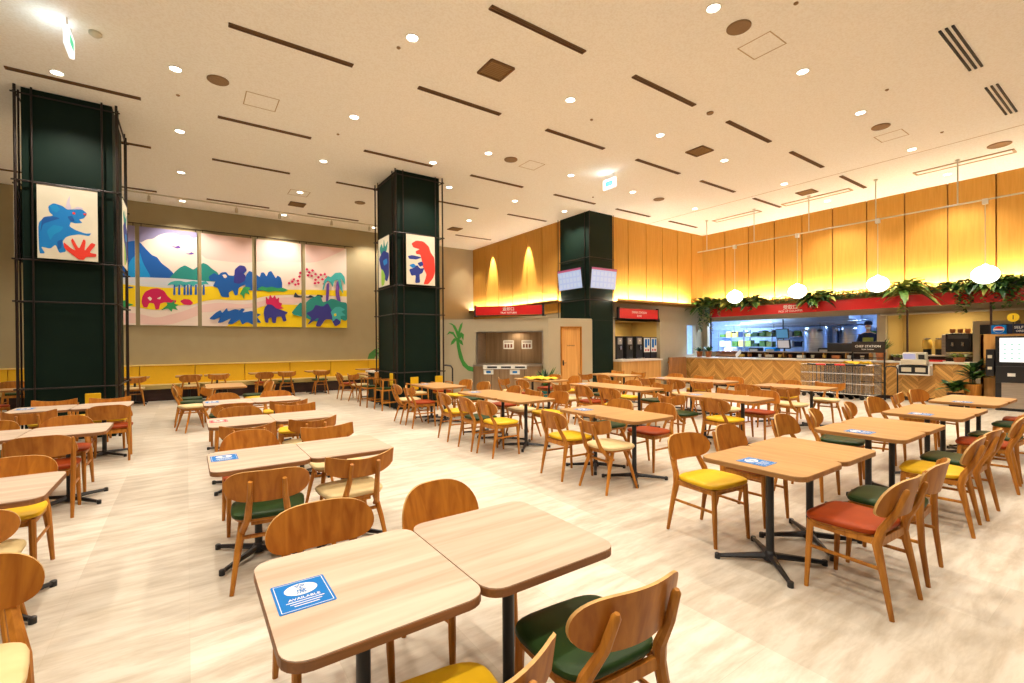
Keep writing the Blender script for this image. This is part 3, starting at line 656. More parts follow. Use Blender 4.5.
# notice cards on the tables
def make_card(colm, s=1):
    t = thing('table_notice', (0, 0, 0))
    MB().prism(rrect(.17, .20, r=.004, seg=1), 0, .0015).build('card', colm, t)
    MB().prism([(math.cos(a*PI/14)*.052, .035+math.sin(a*PI/14)*.04) for a in range(28)], .0015, .0019).build('oval', M_white, t)
    b = MB()
    for s_ in (-1, 1): b.b2(s_*.077-.001, s_*.077+.001, -.092, .092, .0015, .0018).b2(-.077, .077, s_*.092-.001, s_*.092+.001, .0015, .0018)
    b.build('border_line', M_white, t)
    text('\u7a7a', .034, colm, Matrix.Translation((0, .052, .002)), t, depth=.0003); text('\u5e2d', .034, colm, Matrix.Translation((0, .018, .002)), t, depth=.0003)
    text('AVAILABLE', .02, M_white, Matrix.Translation((0, -.026, .0018)), t, depth=.0003)
    b = MB()
    for k in range(3): b.b2(-.058+.01*k, .058-.01*k, -.045-k*.014, -.041-k*.014, .0015, .0019)
    b.build('small_print', M_white, t)
    return t
CARD = {}
def card(x, y, rot, label, red=False):
    k = 'r' if red else 'b'
    if k not in CARD: CARD[k] = make_card(M_redb if red else M_blue); o = CARD[k]
    else: o = copy_tree(CARD[k])
    o.location = (x, y, .7222); o.rotation_euler = (0, 0, rot); tag(o, label, 'notice', 'notice cards on the tables')

NM = {'N': 'near side', 'S': 'far side', 'E': 'left side', 'W': 'right side'}
def C2(face, x, y, shape, frame, seat, where, jit=0):
    sh = {'pill': 'pill-shaped', 'arch': 'arched', 'wing': 'winged', 'outer': 'wide arched'}[shape]
    chair(x, y, face, shape, frame, seat, f'oak chair, {seat} seat, {sh} back, {where}', jit)

# left block (pale tables, pairs along X), chair centre offsets: near chairs y-.34 from table centre etc.
Ltab = [(1.66, 'foreground'), (3.95, 'second'), (5.95, 'third'), (8.05, 'fourth')]
for i, (y, nm) in enumerate(Ltab):
    for k, x in enumerate(((.505, 1.13), (.43, 1.055), (.485, 1.11), (.50, 1.125))[i]):
        table(x, y, 'pale', 0, f'pale ash table, {("left", "right")[k]} half of the {nm} pair left of the centre aisle')
    card((.31, .22, .28, .30)[i], y+.01 if i == 0 else y+.09, 0, f'{"red" if i == 2 else "blue"} notice card on the {nm} pale table pair left of the centre', red=(i == 2))
A = 'of the foreground pale pair'
C2('S', .53, 2.16, 'pill', 'post', 'rust', 'far left place ' + A); C2('S', 1.16, 2.12, 'arch', 'post', 'yellow', 'far right place ' + A, 6)
C2('N', .58, 1.21, 'wing', 'post', 'yellow', 'near left place ' + A, -6); C2('N', 1.22, 1.27, 'pill', 'post', 'green', 'near right place ' + A, -4)
A = 'of the second pale pair'
C2('N', .45, 3.56, 'pill', 'splay', 'green', 'near left place ' + A, -8); C2('N', 1.02, 3.63, 'wing', 'splay', 'cream', 'near right place ' + A, 3)
C2('S', .46, 4.60, 'arch', 'post', 'rust', 'far left place ' + A); C2('S', 1.14, 4.56, 'wing', 'splay', 'cream', 'far right place ' + A, 4)
A = 'of the third pale pair'
C2('N', .50, 5.56, 'wing', 'post', 'green', 'near left place ' + A); C2('N', 1.10, 5.62, 'wing', 'splay', 'cream', 'near right place ' + A, 6)
C2('S', .55, 6.60, 'pill', 'splay', 'green', 'far left place ' + A); C2('S', 1.18, 6.62, 'wing', 'post', 'yellow', 'far right place ' + A, -5)
A = 'of the fourth pale pair'
C2('N', .52, 7.62, 'pill', 'post', 'rust', 'near left place ' + A); C2('N', 1.20, 7.55, 'wing', 'splay', 'cream', 'near right place ' + A)
C2('S', .50, 8.72, 'arch', 'post', 'green', 'far left place ' + A); C2('S', 1.25, 8.66, 'pill', 'post', 'yellow', 'far right place ' + A)
C2('W', .10, 10.35, 'wing', 'splay', 'cream', 'between the fourth pale pair and bench set', 20)
# fifth set: honey pair along Y, chairs left and right
for k, y in enumerate((11.2, 11.82)): table(.66, y, 'honey', PI/2, f'honey oak table, {("near", "far")[k]} half of the pair before the yellow bench')
A = 'of the pair before the yellow bench'
C2('E', .08, 11.1, 'pill', 'post', 'green', 'near left place ' + A, -8); C2('E', .05, 11.85, 'arch', 'post', 'green', 'far left place ' + A)
C2('W', 1.22, 11.1, 'arch', 'post', 'yellow', 'near right place ' + A, 8); C2('W', 1.22, 11.85, 'pill', 'post', 'green', 'far right place ' + A, -5)
# far left block
Mtab = [(1.50, 'foreground'), (3.93, 'second'), (6.35, 'third'), (8.75, 'fourth')]
for i, (y, nm) in enumerate(Mtab):
    for k, x in enumerate((-1.36, -.73) if i == 0 else (-1.60, -.97)):
        table(x, y, 'pale', 0, f'pale ash table, {("left", "right")[k]} half of the {nm} pair at the far left')
card(-1.78, 8.84, 0, 'blue notice card on the fourth pale pair at the far left')
A = 'of the foreground far-left pair'
C2('S', -.68, 2.27, 'pill', 'post', 'cream', 'far right place ' + A, 6)
A = 'of the second far-left pair'
C2('N', -.96, 3.55, 'pill', 'splay', 'cream', 'near right place ' + A, 4)
C2('N', -1.66, 3.60, 'pill', 'post', 'rust', 'near left place ' + A)
C2('S', -1.02, 4.45, 'pill', 'post', 'yellow', 'far right place ' + A); C2('S', -1.72, 4.6, 'arch', 'post', 'rust', 'far left place ' + A)
A = 'of the third far-left pair'
C2('N', -1.07, 5.98, 'outer', 'outer', 'rust', 'near right place ' + A); C2('N', -1.68, 5.95, 'arch', 'post', 'yellow', 'near left place ' + A)
C2('S', -1.10, 6.88, 'arch', 'post', 'rust', 'far right place ' + A); C2('S', -1.72, 6.92, 'pill', 'post', 'green', 'far left place ' + A)
A = 'of the fourth far-left pair'
C2('N', -1.60, 8.35, 'wing', 'splay', 'cream', 'near left place ' + A); C2('N', -.86, 8.42, 'outer', 'outer', 'rust', 'near right place ' + A)
C2('S', -1.62, 9.38, 'wing', 'post', 'yellow', 'far left place ' + A); C2('S', -.98, 9.30, 'wing', 'post', 'yellow', 'far right place ' + A)
# right front row: honey pairs along X
Rx = [(3.36, 3.98, 'first'), (5.18, 5.80, 'second'), (6.95, 7.57, 'third'), (8.72, 9.34, 'fourth')]
for x0, x1, nm in Rx:
    for k, x in enumerate((x0, x1)): table(x, 1.65, 'honey', 0, f'honey oak table, {("left", "right")[k]} half of the {nm} pair in the right front row')
    card(x0-.14, 1.67, 0, f'blue notice card on the {nm} pair in the right front row')
for i, (x0, x1, nm) in enumerate(Rx):
    A = f'of the {nm} right-row pair'
    cs = [(('S', 'pill', 'post', 'yellow', -6), ('S', 'arch', 'post', 'rust', 0), ('N', 'arch', 'post', 'rust', -3), ('N', 'pill', 'outer', 'green', 4)),
          (('S', 'arch', 'post', 'green', 0), ('S', 'pill', 'post', 'green', 14), ('N', 'arch', 'post', 'yellow', 5), ('N', 'pill', 'post', 'green', 0)),
          (('S', 'pill', 'post', 'rust', 12), ('S', 'arch', 'post', 'green', -10), ('N', 'arch', 'post', 'rust', 6), ('N', 'pill', 'outer', 'green', -4)),
          (('S', 'wing', 'post', 'yellow', 8), ('S', 'pill', 'post', 'rust', -12), ('N', 'pill', 'post', 'green', 0), ('N', 'arch', 'post', 'rust', 5))][i]
    for k, (f, sh, fr, sc, j) in enumerate(cs):
        xx = (x0+.02, x1+.26 if i == 0 else x1+.18, x0+.04, x1+.02)[k]; 
        if k == 1 and i == 0: xx = x1+.14
        yy = 2.16 if f == 'S' else 1.19
        if i == 0 and f == 'N': yy = 1.15
        if k == 0 and i == 0: xx += .07
        C2(f, xx, yy, sh, fr, sc, ('far left place ', 'far right place ', 'near left place ', 'near right place ')[k] + A, j)
# three columns of honey tables, chairs left/right
SETS = [
 (4.18, (3.56, 4.18), 'nearest set of the centre column', [('wing', 'splay', 'cream', 3.52, 3.72), ('pill', 'post', 'yellow', 4.14, 3.70)], [('outer', 'post', 'rust', 3.78, 4.73), ('pill', 'splay', 'green', 4.42, 4.66)], True),
 (4.18, (5.63, 6.25, 6.87), 'middle set of the centre column', [('pill', 'post', 'yellow', 5.50, 3.62), ('arch', 'post', 'green', 6.02, 3.60), ('pill', 'post', 'yellow', 6.80, 3.64)], [('pill', 'post', 'yellow', 5.75, 4.72), ('wing', 'splay', 'cream', 6.32, 4.62), ('arch', 'post', 'rust', 7.02, 4.72)], True),
 (4.18, (8.31, 8.93), 'far set of the centre column', [('wing', 'post', 'rust', 8.25, 3.66), ('pill', 'splay', 'cream', 8.85, 3.64)], [('pill', 'post', 'green', 8.2, 4.78), ('pill', 'post', 'yellow', 8.95, 4.80)], True),
 (6.75, (3.70, 4.32), 'nearest set of the second column', [('pill', 'post', 'yellow', 3.72, 6.28), ('wing', 'splay', 'green', 4.42, 6.26)], [('outer', 'post', 'rust', 3.78, 7.34), ('wing', 'splay', 'cream', 4.28, 7.28)], True),
 (6.75, (5.63, 6.25, 6.87), 'middle set of the second column', [('pill', 'post', 'yellow', 5.70, 6.26), ('arch', 'post', 'rust', 6.36, 6.28), ('wing', 'splay', 'cream', 7.0, 6.26)], [('wing', 'post', 'green', 5.75, 7.36), ('arch', 'post', 'yellow', 6.45, 7.34), ('wing', 'splay', 'green', 7.05, 7.30)], True),
 (6.75, (8.20, 8.82), 'far set of the second column', [('pill', 'post', 'rust', 8.2, 6.24), ('wing', 'post', 'cream', 8.9, 6.22)], [('arch', 'post', 'yellow', 8.25, 7.34), ('pill', 'post', 'rust', 8.95, 7.34)], False),
 (9.25, (3.80, 4.42), 'nearest set of the third column', [('wing', 'splay', 'cream', 3.90, 8.72), ('pill', 'post', 'rust', 4.58, 8.72)], [('wing', 'splay', 'cream', 3.82, 9.88), ('pill', 'post', 'yellow', 4.55, 9.84)], False),
 (9.25, (5.63, 6.25, 6.87), 'middle set of the third column', [('wing', 'post', 'rust', 5.50, 8.70), ('pill', 'splay', 'cream', 6.1, 8.72), ('wing', 'post', 'green', 6.85, 8.72)], [('pill', 'post', 'yellow', 5.72, 9.84), ('wing', 'post', 'yellow', 6.45, 9.84), ('pill', 'splay', 'cream', 7.25, 9.84)], True),
 (9.25, (8.20, 8.82), 'far set of the third column', [('pill', 'post', 'rust', 8.2, 8.72), ('wing', 'post', 'cream', 8.85, 8.72)], [('wing', 'post', 'green', 8.4, 9.84), ('wing', 'splay', 'cream', 9.15, 9.84)], False),
]
PL = {2: ['near', 'far'], 3: ['near', 'middle', 'far']}
for x, ys, nm, E_, W_, crd in SETS:
    for k, y in enumerate(ys): table(x, y, 'honey', PI/2, f'honey oak table, {PL[len(ys)][k]} one of the {nm}')
    for k, (sh, fr, sc, y, cx) in enumerate(E_): C2('E', cx, y, sh, fr, sc, f'{PL[len(ys)][k]} left place, {nm}', random.uniform(-6, 6))
    for k, (sh, fr, sc, y, cx) in enumerate(W_): C2('W', cx, y, sh, fr, sc, f'{PL[len(ys)][k]} right place, {nm}', random.uniform(-6, 6))
    if crd: card(x-.12, ys[-1]+.08, 0, 'blue notice card on the ' + nm)
# bench-side tables and chairs
for k, (x, nm) in enumerate(((-3.3, 'leftmost, seen past the left column'), (-1.15, 'right beside the left column'), (.05, 'third from left'), (.72, 'fourth from left'), (1.85, 'fifth from left'), (2.47, 'sixth from left'), (3.45, 'seventh from left'), (5.1, 'rightmost, beside the middle column'))):
    table(x, 16.06, 'honey', 0, 'honey oak bench-side table, ' + nm)
    sc = ('green', 'cream', 'cream', 'rust', 'rust', 'green', 'green', 'cream')[k]; sh = ('pill', 'wing', 'pill', 'wing', 'pill', 'wing', 'wing', 'pill')[k]
    C2('N', x+.02, 15.62, sh, ('post', 'splay')[k in (1, 5, 6)], sc, 'at the bench-side table ' + nm, (0, 4, 0, -3, 2, -4, 0, 3)[k])
for k, y in enumerate((12.95, 13.57)): table(4.45, y, 'honey', PI/2, f'honey oak table, {("near", "far")[k]} half of the pair left of the middle column')
C2('E', 3.92, 12.95, 'wing', 'splay', 'cream', 'near place, pair behind the middle column', 20)
C2('E', 3.78, 13.62, 'arch', 'post', 'rust', 'far place, pair behind the middle column')
C2('E', -3.0, 12.6, 'pill', 'post', 'rust', 'behind the left column, upper left edge', 40)
table(-2.75, 13.2, 'honey', 0, 'honey oak table behind the left column near the left edge')

# ------------------------------------------------------------------ children's chairs
def kid_chair(x, y, rz, seatm, backm, label, tall=False):
    t = thing('child_chair', (x, y, 0), label, 'child chair', 'wooden children\'s chairs with arms', rz)
    h = .50 if tall else .42; ah = h+.20; w = .19
    for sx in (-1, 1):
        for sy, top in ((1, ah), (-1, ah)):
            MB().tube([(sx*(w+.02), sy*.20, 0), (sx*w, sy*.16, top)], .017, n=6).build('leg', M_oak, t)
        MB().b2(sx*w-.018, sx*w+.018, -.19, .19, ah, ah+.024).build('armrest', M_oak, t, bevel=.006)
        MB().b2(sx*w-.01, sx*w+.01, -.17, .17, .17, .20).build('side_stretcher', M_oak, t)
    MB().b2(-w, w, -.17, .17, h-.045, h-.012).build('seat_frame', M_oak, t)
    MB().b2(-.17, .17, -.16, .17, h-.012, h+.025).build('seat', seatm, t, bevel=.012)
    MB().b2(-.10, .10, -.175, -.14, h+.06, h+.36).build('backrest', backm, t, bevel=.015)
    for sx in (-.06, .06): MB().b2(sx-.012, sx+.012, -.195, -.176, h-.03, h+.33).build('back_post', M_oak, t)
    MB().tube([(-w, .02, .19), (w, .02, .19)], .012, n=6).build('cross_stretcher', M_oak, t)
    return t
kid_chair(3.90, 10.86, PI/2+.1, SEAT['green'], SEAT['yellow'], 'wooden child chair with green seat before the plant counter, nearer of two', True)
kid_chair(3.80, 11.66, PI/2+.1, SEAT['green'], M_oak, 'wooden child chair with green seat before the plant counter, farther of two', True)
kid_chair(4.42, 10.22, PI, SEAT['cream'], SEAT['yellow'], 'wooden armchair with tall yellow back at the middle column, left one')
kid_chair(5.06, 10.22, PI, SEAT['rust'], SEAT['yellow'], 'wooden armchair with tall yellow back at the middle column, right one')
kid_chair(-1.28, 10.16, PI, SEAT['yellow'], SEAT['yellow'], 'wooden armchair with tall yellow back at the left column')

# ------------------------------------------------------------------ plants
def leaf(b, p, d, L, w, droop=.3, mi=0, nseg=4):
    p = Vector(p); d = Vector(d).normalized(); s_ = d.cross(Vector((0, 0, 1)))
    if s_.length < .1: s_ = Vector((1, 0, 0))
    s_.normalize(); n = s_.cross(d).normalized(); vs = []
    for i in range(nseg+1):
        t = i/nseg; q = p + d*L*t + Vector((0, 0, -droop*L*t*t)); ww = w*math.sin(PI*min(.98, max(.06, t*.92+.05)))
        vs += [q - s_*ww/2, q + n*ww*.18*-1, q + s_*ww/2]
    fs = []
    for i in range(nseg):
        a = i*3; fs += [(a, a+1, a+4, a+3), (a+1, a+2, a+5, a+4)]
    b.add(vs, fs, mi, True)
def clump(b, c, r, n, L, w, up=.2, droop=.5, mis=(0,), spread=1):
    for k in range(n):
        a = random.uniform(0, 2*PI); e = random.uniform(-.4, 1.0)*spread+up
        d = Vector((math.cos(a), math.sin(a), e)); p = Vector(c)+Vector((random.uniform(-r[0], r[0]), random.uniform(-r[1], r[1]), random.uniform(-r[2], r[2])))
        leaf(b, p, d, L*random.uniform(.7, 1.2), w*random.uniform(.7, 1.2), droop, random.choice(mis))
def trail(b, p, L, w, mis):
    x, y, z = p; n = int(L/.045)
    for k in range(n):
        x += random.uniform(-.012, .012); y += random.uniform(-.012, .012); z -= .045; a = random.uniform(0, 2*PI)
        leaf(b, (x, y, z), (math.cos(a), math.sin(a), -.2), w*1.4, w, .4, random.choice(mis), 2)
LM = [M_leaf, M_leafl, M_leafd]
def potted(name, loc, pot, build_leaf, label, cat='plant', potm=None, stem=None):
    t = thing(name, loc, label, cat); r, h = pot
    MB().lathe([(r*.75, 0), (r, h), (r*.93, h), (r*.88, h-.02), (.01, h-.02)], n=18).build('pot', potm or M_terra, t)
    MB().lathe([(.001, h-.03), (r*.87, h-.025), (r*.5, h-.012), (.001, h-.008)], n=14).build('soil', M_soil, t)
    b = MB(); build_leaf(b, h); b.build('foliage', LM, t, fixn=False)
    if stem: MB().tube([(0, 0, h-.02), (0, 0, stem)], .01).build('stem', M_leafd, t)
    return t

# plant counter beside middle column
t = thing('side_counter', (4.42, 12.55, 0), 'small dark counter with pale top just behind the left edge of the middle column', 'counter')
MB().b2(-.30, .5, -.33, .33, .0, .80).build('cabinet', M_colg, t, bevel=.005); MB().b2(-.36, .55, -.38, .38, .80, .84).build('worktop', M_top, t, bevel=.004)
potted('potted_plant', (4.36, 12.4, .841), (.10, .18), lambda b, h: [leaf(b, (random.uniform(-.04, .04), random.uniform(-.04, .04), h+.05+z*.09), (math.cos(z*2.4+q), math.sin(z*2.4+q), 1.1), .34-.02*z, .09, .25, random.choice((0, 1, 1))) for z in range(8) for q in (0, 1.6, 3.1, 4.7)], 'tall leafy pot plant on the counter beside the middle column', stem=.7)

# ------------------------------------------------------------------ tray-return block (45 degree face)
CK = 19.55
ZB = 2.28
nd = Vector((-1, -1, 0)).normalized(); td = Vector((1, -1, 0)).normalized()
P0 = Vector((5.9, CK-5.9, 0)); PC = Vector((8.82, CK-8.82, 0)); PR = Vector((10.32, 10.42, 0))
def fp(s, out=0.0, z=0.0): return P0 + td*s + nd*out + Vector((0, 0, z))     # s metres along the angled face
SO = (Vector((7.27, 12.28, 0))-P0).dot(td); SE = (Vector((8.70, 10.85, 0))-P0).dot(td); SC = (PC-P0).length
def fbox(b, s0, s1, o0, o1, z0, z1, mi=0):
    c = fp((s0+s1)/2, (o0+o1)/2, (z0+z1)/2); return b.box(c, (abs(s1-s0), abs(o1-o0), abs(z1-z0)), mi, rz=-PI/4)
b = MB()
fbox(b, 0, SO, -.12, 0, 0, ZB); fbox(b, SE, SC, -.12, 0, 0, ZB); fbox(b, SO, SE, -.12, 0, 1.92, ZB)
e = (PR-PC).normalized(); pn = Vector((-e.y, e.x, 0)); ang = math.atan2(e.y, e.x); LR = (PR-PC).length
def rbox(b, s0, s1, o0, o1, z0, z1, mi=0):
    c = PC + e*((s0+s1)/2) + pn*(-(o0+o1)/2) + Vector((0, 0, (z0+z1)/2)); return b.box(c, (abs(s1-s0), abs(o1-o0), abs(z1-z0)), mi, rz=ang)
D0, D1 = .42, 1.13
rbox(b, 0, D0, -.12, 0, 0, ZB); rbox(b, D1, LR, -.12, 0, 0, ZB); rbox(b, D0, D1, -.12, 0, 2.05, ZB)
b.b2(PR.x-.12, PR.x, PR.y+.01, 11.95, 0, ZB) if False else None
b.prism([(P0.x, P0.y), (PC.x, PC.y), (PR.x, PR.y+.02), (10.34, 12.0), (10.44, 12.1), (10.44, 14.0), (6.9, 14.0)], ZB, ZB+.03)
struct(b.build('wall_tray_return', M_beige))
# alcove lining
t = thing('tray_return_alcove', fp(SO, -.05, .96), 'stainless steel lined tray return alcove in the angled beige wall', 'alcove')
def loc(o): o.matrix_parent_inverse = Matrix.Translation(t.location).inverted(); return o
loc(fbox(MB(), SO, SE, -1.1, -1.06, .93, 1.95).build('back_panel', M_steelw, t))
b = MB(); fbox(b, SO, SO+.03, -1.06, -.0, .93, 1.92); fbox(b, SE-.03, SE, -1.06, -.0, .93, 1.92); loc(b.build('side_panel', M_steel, t))
loc(fbox(MB(), SO, SE, -1.06, -.0, 1.92, 1.95).build('top_panel', M_steel, t))
b = MB(); fbox(b, SO-.0, SE, 0.002, .022, 1.90, 1.925); fbox(b, SO-.02, SO+.012, 0.002, .022, .95, 1.925); fbox(b, SE-.012, SE+.01, .002, .022, .95, 1.925); loc(b.build('steel_rim', M_steel, t))
# counter
t = thing('tray_return_counter', fp(SO, .3, 0), 'stainless tray return counter with slotted top under the alcove', 'counter')
def loc(o): o.matrix_parent_inverse = Matrix.Translation(t.location).inverted(); return o
loc(fbox(MB(), SO-.06, SE-.02, -.9, .22, .05, .88).build('cabinet', M_steelw, t))
loc(fbox(MB(), SO-.08, SE, -.95, .26, .88, .92).build('worktop', M_steel, t))
b = MB(); fbox(b, SO+.25, SE-.45, .225, .262, .80, .92); loc(b.build('slot_panel', M_white, t))
b = MB()
for k in range(3): fbox(b, SO+.38+k*.42, SO+.68+k*.42, .262, .266, .83, .88)
loc(b.build('slot_opening', M_ink, t))
b = MB()
for k in (0, 1): fbox(b, SO+.26+k*.80, SO+.56+k*.80, .222, .226, .64, .78)
loc(b.build('instruction_label', M_white, t))
b = MB()
for k in (0, 1): fbox(b, SO+.34+k*.80, SO+.48+k*.80, .226, .228, .68, .74)
loc(b.build('label_print', M_blue, t))
b = MB()
for k in range(1, 4): fbox(b, SO+k*.5-.005, SO+k*.5+.005, .22, .224, .1, .8)
loc(b.build('door_gap', M_ink, t)); loc(fbox(MB(), SO-.06, SE-.02, -.9, .16, 0, .05).build('kick_plate', M_blackm, t))
for k, s0 in enumerate((SO+.62, SO+1.22)):
    c = fp(s0+.17, -1.055, 1.52); t = thing('instruction_poster', c, ['left', 'right'][k] + ' white instruction poster inside the tray return', 'poster', 'posters inside the tray return', -PI/4)
    MB().b2(-.17, .17, -.012, 0, -.14, .14).build('sheet', M_white, t)
    bb = MB()
    for r_ in range(2): bb.b2(-.14, .14, -.014, -.012, .06+r_*.035, .075+r_*.035)
    for r_ in range(3): bb.b2(-.13+r_*.095, -.065+r_*.095, -.014, -.012, -.10, .02)
    bb.build('print', mat('brown_ink', (.2, .07, .04), rough=.7), t)
# red sign above
def hang_sign(c, nrm, w, h, lines, label, ends=True, name='hanging_sign'):
    M = facing(c, nrm); t = thing(name, (0, 0, 0), label, 'sign'); t.matrix_world = M
    MB().b2(-w/2, w/2, -h/2, h/2, -.06, 0).build('sign_board', M_red, t, bevel=.004)
    if ends:
        for s_ in (-1, 1): MB().b2(s_*(w/2+.02)-.03, s_*(w/2+.02)+.03, -h/2-.05, h/2+.04, -.08, .0).build('end_bracket', M_blackm, t)
        MB().tube([(-w/2-.04, -h/2-.02, -.1), (w/2+.04, -h/2-.02, -.1)], .012).tube([(-w/2-.04, -h/2-.02, -.1), (-w/2-.04, -h/2-.02, -.5)], .012).tube([(w/2+.04, -h/2-.02, -.1), (w/2+.04, -h/2-.02, -.5)], .012).build('support_pipe', M_blackm, t)
    for s, sz, y, x in lines: text(s, sz, M_white, Matrix.Translation((x, y, .001)), t, depth=.001)
    return t
pc = fp((SO+SE)/2, .12, 2.555); hang_sign(pc, nd, 2.03, .27, [('\u8fd4\u5374\u53e3', .12, .03, 0), ('TRAY RETURN', .075, -.08, 0)], 'red sign with white lettering above the tray return')
hang_sign((12.57, 10.45, 2.53), (0, -1, 0), 1.95, .33, [('DRINK STATION', .10, .04, 0), ('\u7d66\u6c34\u6a5f', .08, -.08, 0)], 'red sign with white lettering above the drinks alcove')
# palm painted on the angled wall
def fpx(u, v):
    d = ray(u, v); k = CK/(d.x+d.y); p = Vector((d.x*k, d.y*k, EYE+d.z*k)); return p + nd*.003
def cr(x, y): return fpx(440+x/3.254, 190+y/3.254)
b = MB()
PG = [[(52,482),(60,480),(68,520),(78,555),(92,572),(112,578),(112,592),(92,588),(74,572),(62,545),(55,510)],
      [(56,480),(50,460),(40,440),(28,434),(38,434),(50,442),(60,462),(62,480)], [(56,482),(44,462),(30,460),(22,472),(32,466),(42,470),(52,486)],
      [(58,482),(60,455),(66,438),(74,430),(72,445),(66,462),(64,482)], [(60,482),(68,462),(78,470),(76,490),(70,478),(62,488)], [(56,484),(46,482),(38,492),(34,505),(44,500),(54,488)], [(60,484),(72,490),(76,506),(66,500),(60,490)]]
for pl in PG: b.slab([cr(*q) for q in pl], nd, .002)
tag(b.build('painted_palm_tree', flat('palm_green', (.05, .27, .04))), 'green painted palm tree curving on the wall left of the tray return', 'wall painting')
# door in the block
c = PC + e*((D0+D1)/2) + pn*.03
t = struct(thing('door_1', (c.x, c.y, 0), rz=ang))
MB().b2(-.33, .33, -.02, .02, .01, 2.02).build('door_leaf', mat('door_oak', (.80, .42, .12), rough=.45, kind='woodz', col2=(.62, .29, .07), scale=.5), t, bevel=.004)
b = MB().b2(-.365, -.33, -.06, .06, 0, 2.06).b2(.33, .365, -.06, .06, 0, 2.06).b2(-.365, .365, -.06, .06, 2.02, 2.06); b.build('door_frame', M_oak, t)
MB().tube([(-.27, -.02, .96), (-.27, -.06, .96), (-.19, -.06, .96)], .009).b2(-.29, -.25, -.026, -.02, .88, 1.04).build('door_handle', M_black, t)
text('STAFF ONLY', .05, M_ink, facing((0, -.021, 1.48), (0, -1, 0)), t)

# rail post right of middle column
tag(MB().tube([(5.55, 10.6, 0), (5.55, 10.6, .93), (5.5, 10.6, 1.0), (5.38, 10.6, 1.02), (5.33, 10.6, 1.02)], .02).build('grab_rail', M_black), 'black bent tube rail at the right foot of the middle column', 'rail')

# ------------------------------------------------------------------ monitors on third column
def monitor(c, nrm, tilt, label):
    M = facing(c, nrm) @ Matrix.Rotation(tilt, 4, 'X'); t = thing('wall_monitor', (0, 0, 0), label, 'monitor', 'monitors on the third column'); t.matrix_world = M
    MB().b2(-.56, .56, -.33, .33, -.05, 0).build('housing', M_black, t, bevel=.006)
    MB().b2(-.545, .545, -.315, .25, 0, .002).build('screen', M_scr, t); MB().b2(-.545, .545, .25, .315, 0, .002).build('screen_banner', M_mag, t)
    b = MB(); 
    for r_ in range(3):
        for k in range(6): b.b2(-.48+k*.165, -.36+k*.165, -.26+r_*.17, -.14+r_*.17, .002, .003)
    b.build('screen_content', mat('screen_tint', (.1, .1, .1), emit=(.55, .64, .86), es=1.05), t)
    MB().b2(-.1, .1, -.1, .1, -.22, -.05).build('bracket', M_black, t)
monitor((10.10, 11.2, 3.60), (-1, 0, 0), .12, 'flat monitor with pale screen on the left face of the third column')
monitor((10.72, 10.30, 3.57), (0, -1, 0), .12, 'flat monitor with pale screen on the front face of the third column')

# ------------------------------------------------------------------ drinks alcove in back wall
struct(MB().b2(11.62, 13.95, YB+1.3, YB+1.4, 0, 2.5).b2(11.52, 11.62, YB+.15, YB+1.4, 0, 2.5).b2(13.95, 14.05, YB+.15, YB+1.4, 0, 2.5).b2(11.62, 13.95, YB, YB+1.4, 2.3, 2.4).build('wall_alcove', mat('alcove_mustard', (.52, .36, .12), rough=.7)))
t = thing('drinks_counter', (12.3, 10.45, 0), 'oak fronted drinks counter with pale worktop beside the third column', 'counter')
MB().b2(-.88, 1.1, -.23, .9, 0, .95).build('cabinet', M_drink, t, bevel=.004); MB().b2(-.89, 1.15, -.27, .95, .95, 1.0).build('worktop', M_top, t, bevel=.004)
for k, x in enumerate((11.98, 12.48, 12.98)):
    t = thing('drink_dispenser', (x, 11.0, 1.0), 'black tall drink dispenser, ' + ('left', 'middle', 'right')[k] + ' of three in the alcove', 'drink dispenser', 'black dispensers')
    MB().b2(-.17, .17, -.2, .25, 0, .78).build('body', M_black, t, bevel=.01); MB().b2(-.10, .10, -.215, -.2, .5, .72).build('front_panel', mat('grey_panel', (.35, .33, .3), rough=.3), t)
    MB().b2(-.03, .03, -.26, -.2, .32, .45).build('nozzle', M_chrome, t); MB().b2(-.14, .14, -.32, -.2, 0, .03).build('drip_tray', M_chrome, t)
    MB().lathe([(.03, 0), (.03, .002)], n=12, M=facing((0, -.217, .63), (0, -1, 0))).build('button', M_white, t)
for k, x in enumerate((13.38, 13.76)):
    t = thing('water_dispenser', (x, 11.0, 1.0), ('left', 'right')[k] + ' of two white and blue drink machines in the alcove', 'drink dispenser', 'blue dispensers')
    MB().b2(-.17, .17, -.2, .25, .0, .75).build('body', M_black, t, bevel=.01); MB().b2(-.16, .16, -.21, -.2, .22, .72).build('front_panel', M_white, t)
    MB().b2(-.12, .0, -.214, -.21, .38, .68).b2(.04, .12, -.214, -.21, .45, .68).build('blue_graphic', M_blue, t)
    MB().b2(-.10, -.04, -.214, -.21, .26, .33).b2(.02, .09, -.214, -.21, .26, .33).build('button', M_red, t)
# oak screen between counters
t = thing('swing_gate', (14.6, 10.42, 0), 'dark oak boarded gate between the drinks counter and long counter', 'gate')
for k in range(5): MB().b2(-.5+k*.2, -.305+k*.2, -.02, .02, .03, 1.02).build('board', mat('gate_oak', (.42, .18, .05), rough=.5, kind='woodz'), t, bevel=.004)
for z in (.25, .85): MB().b2(-.5, .495, .02, .045, z-.03, z+.03).build('rail', M_oak, t)

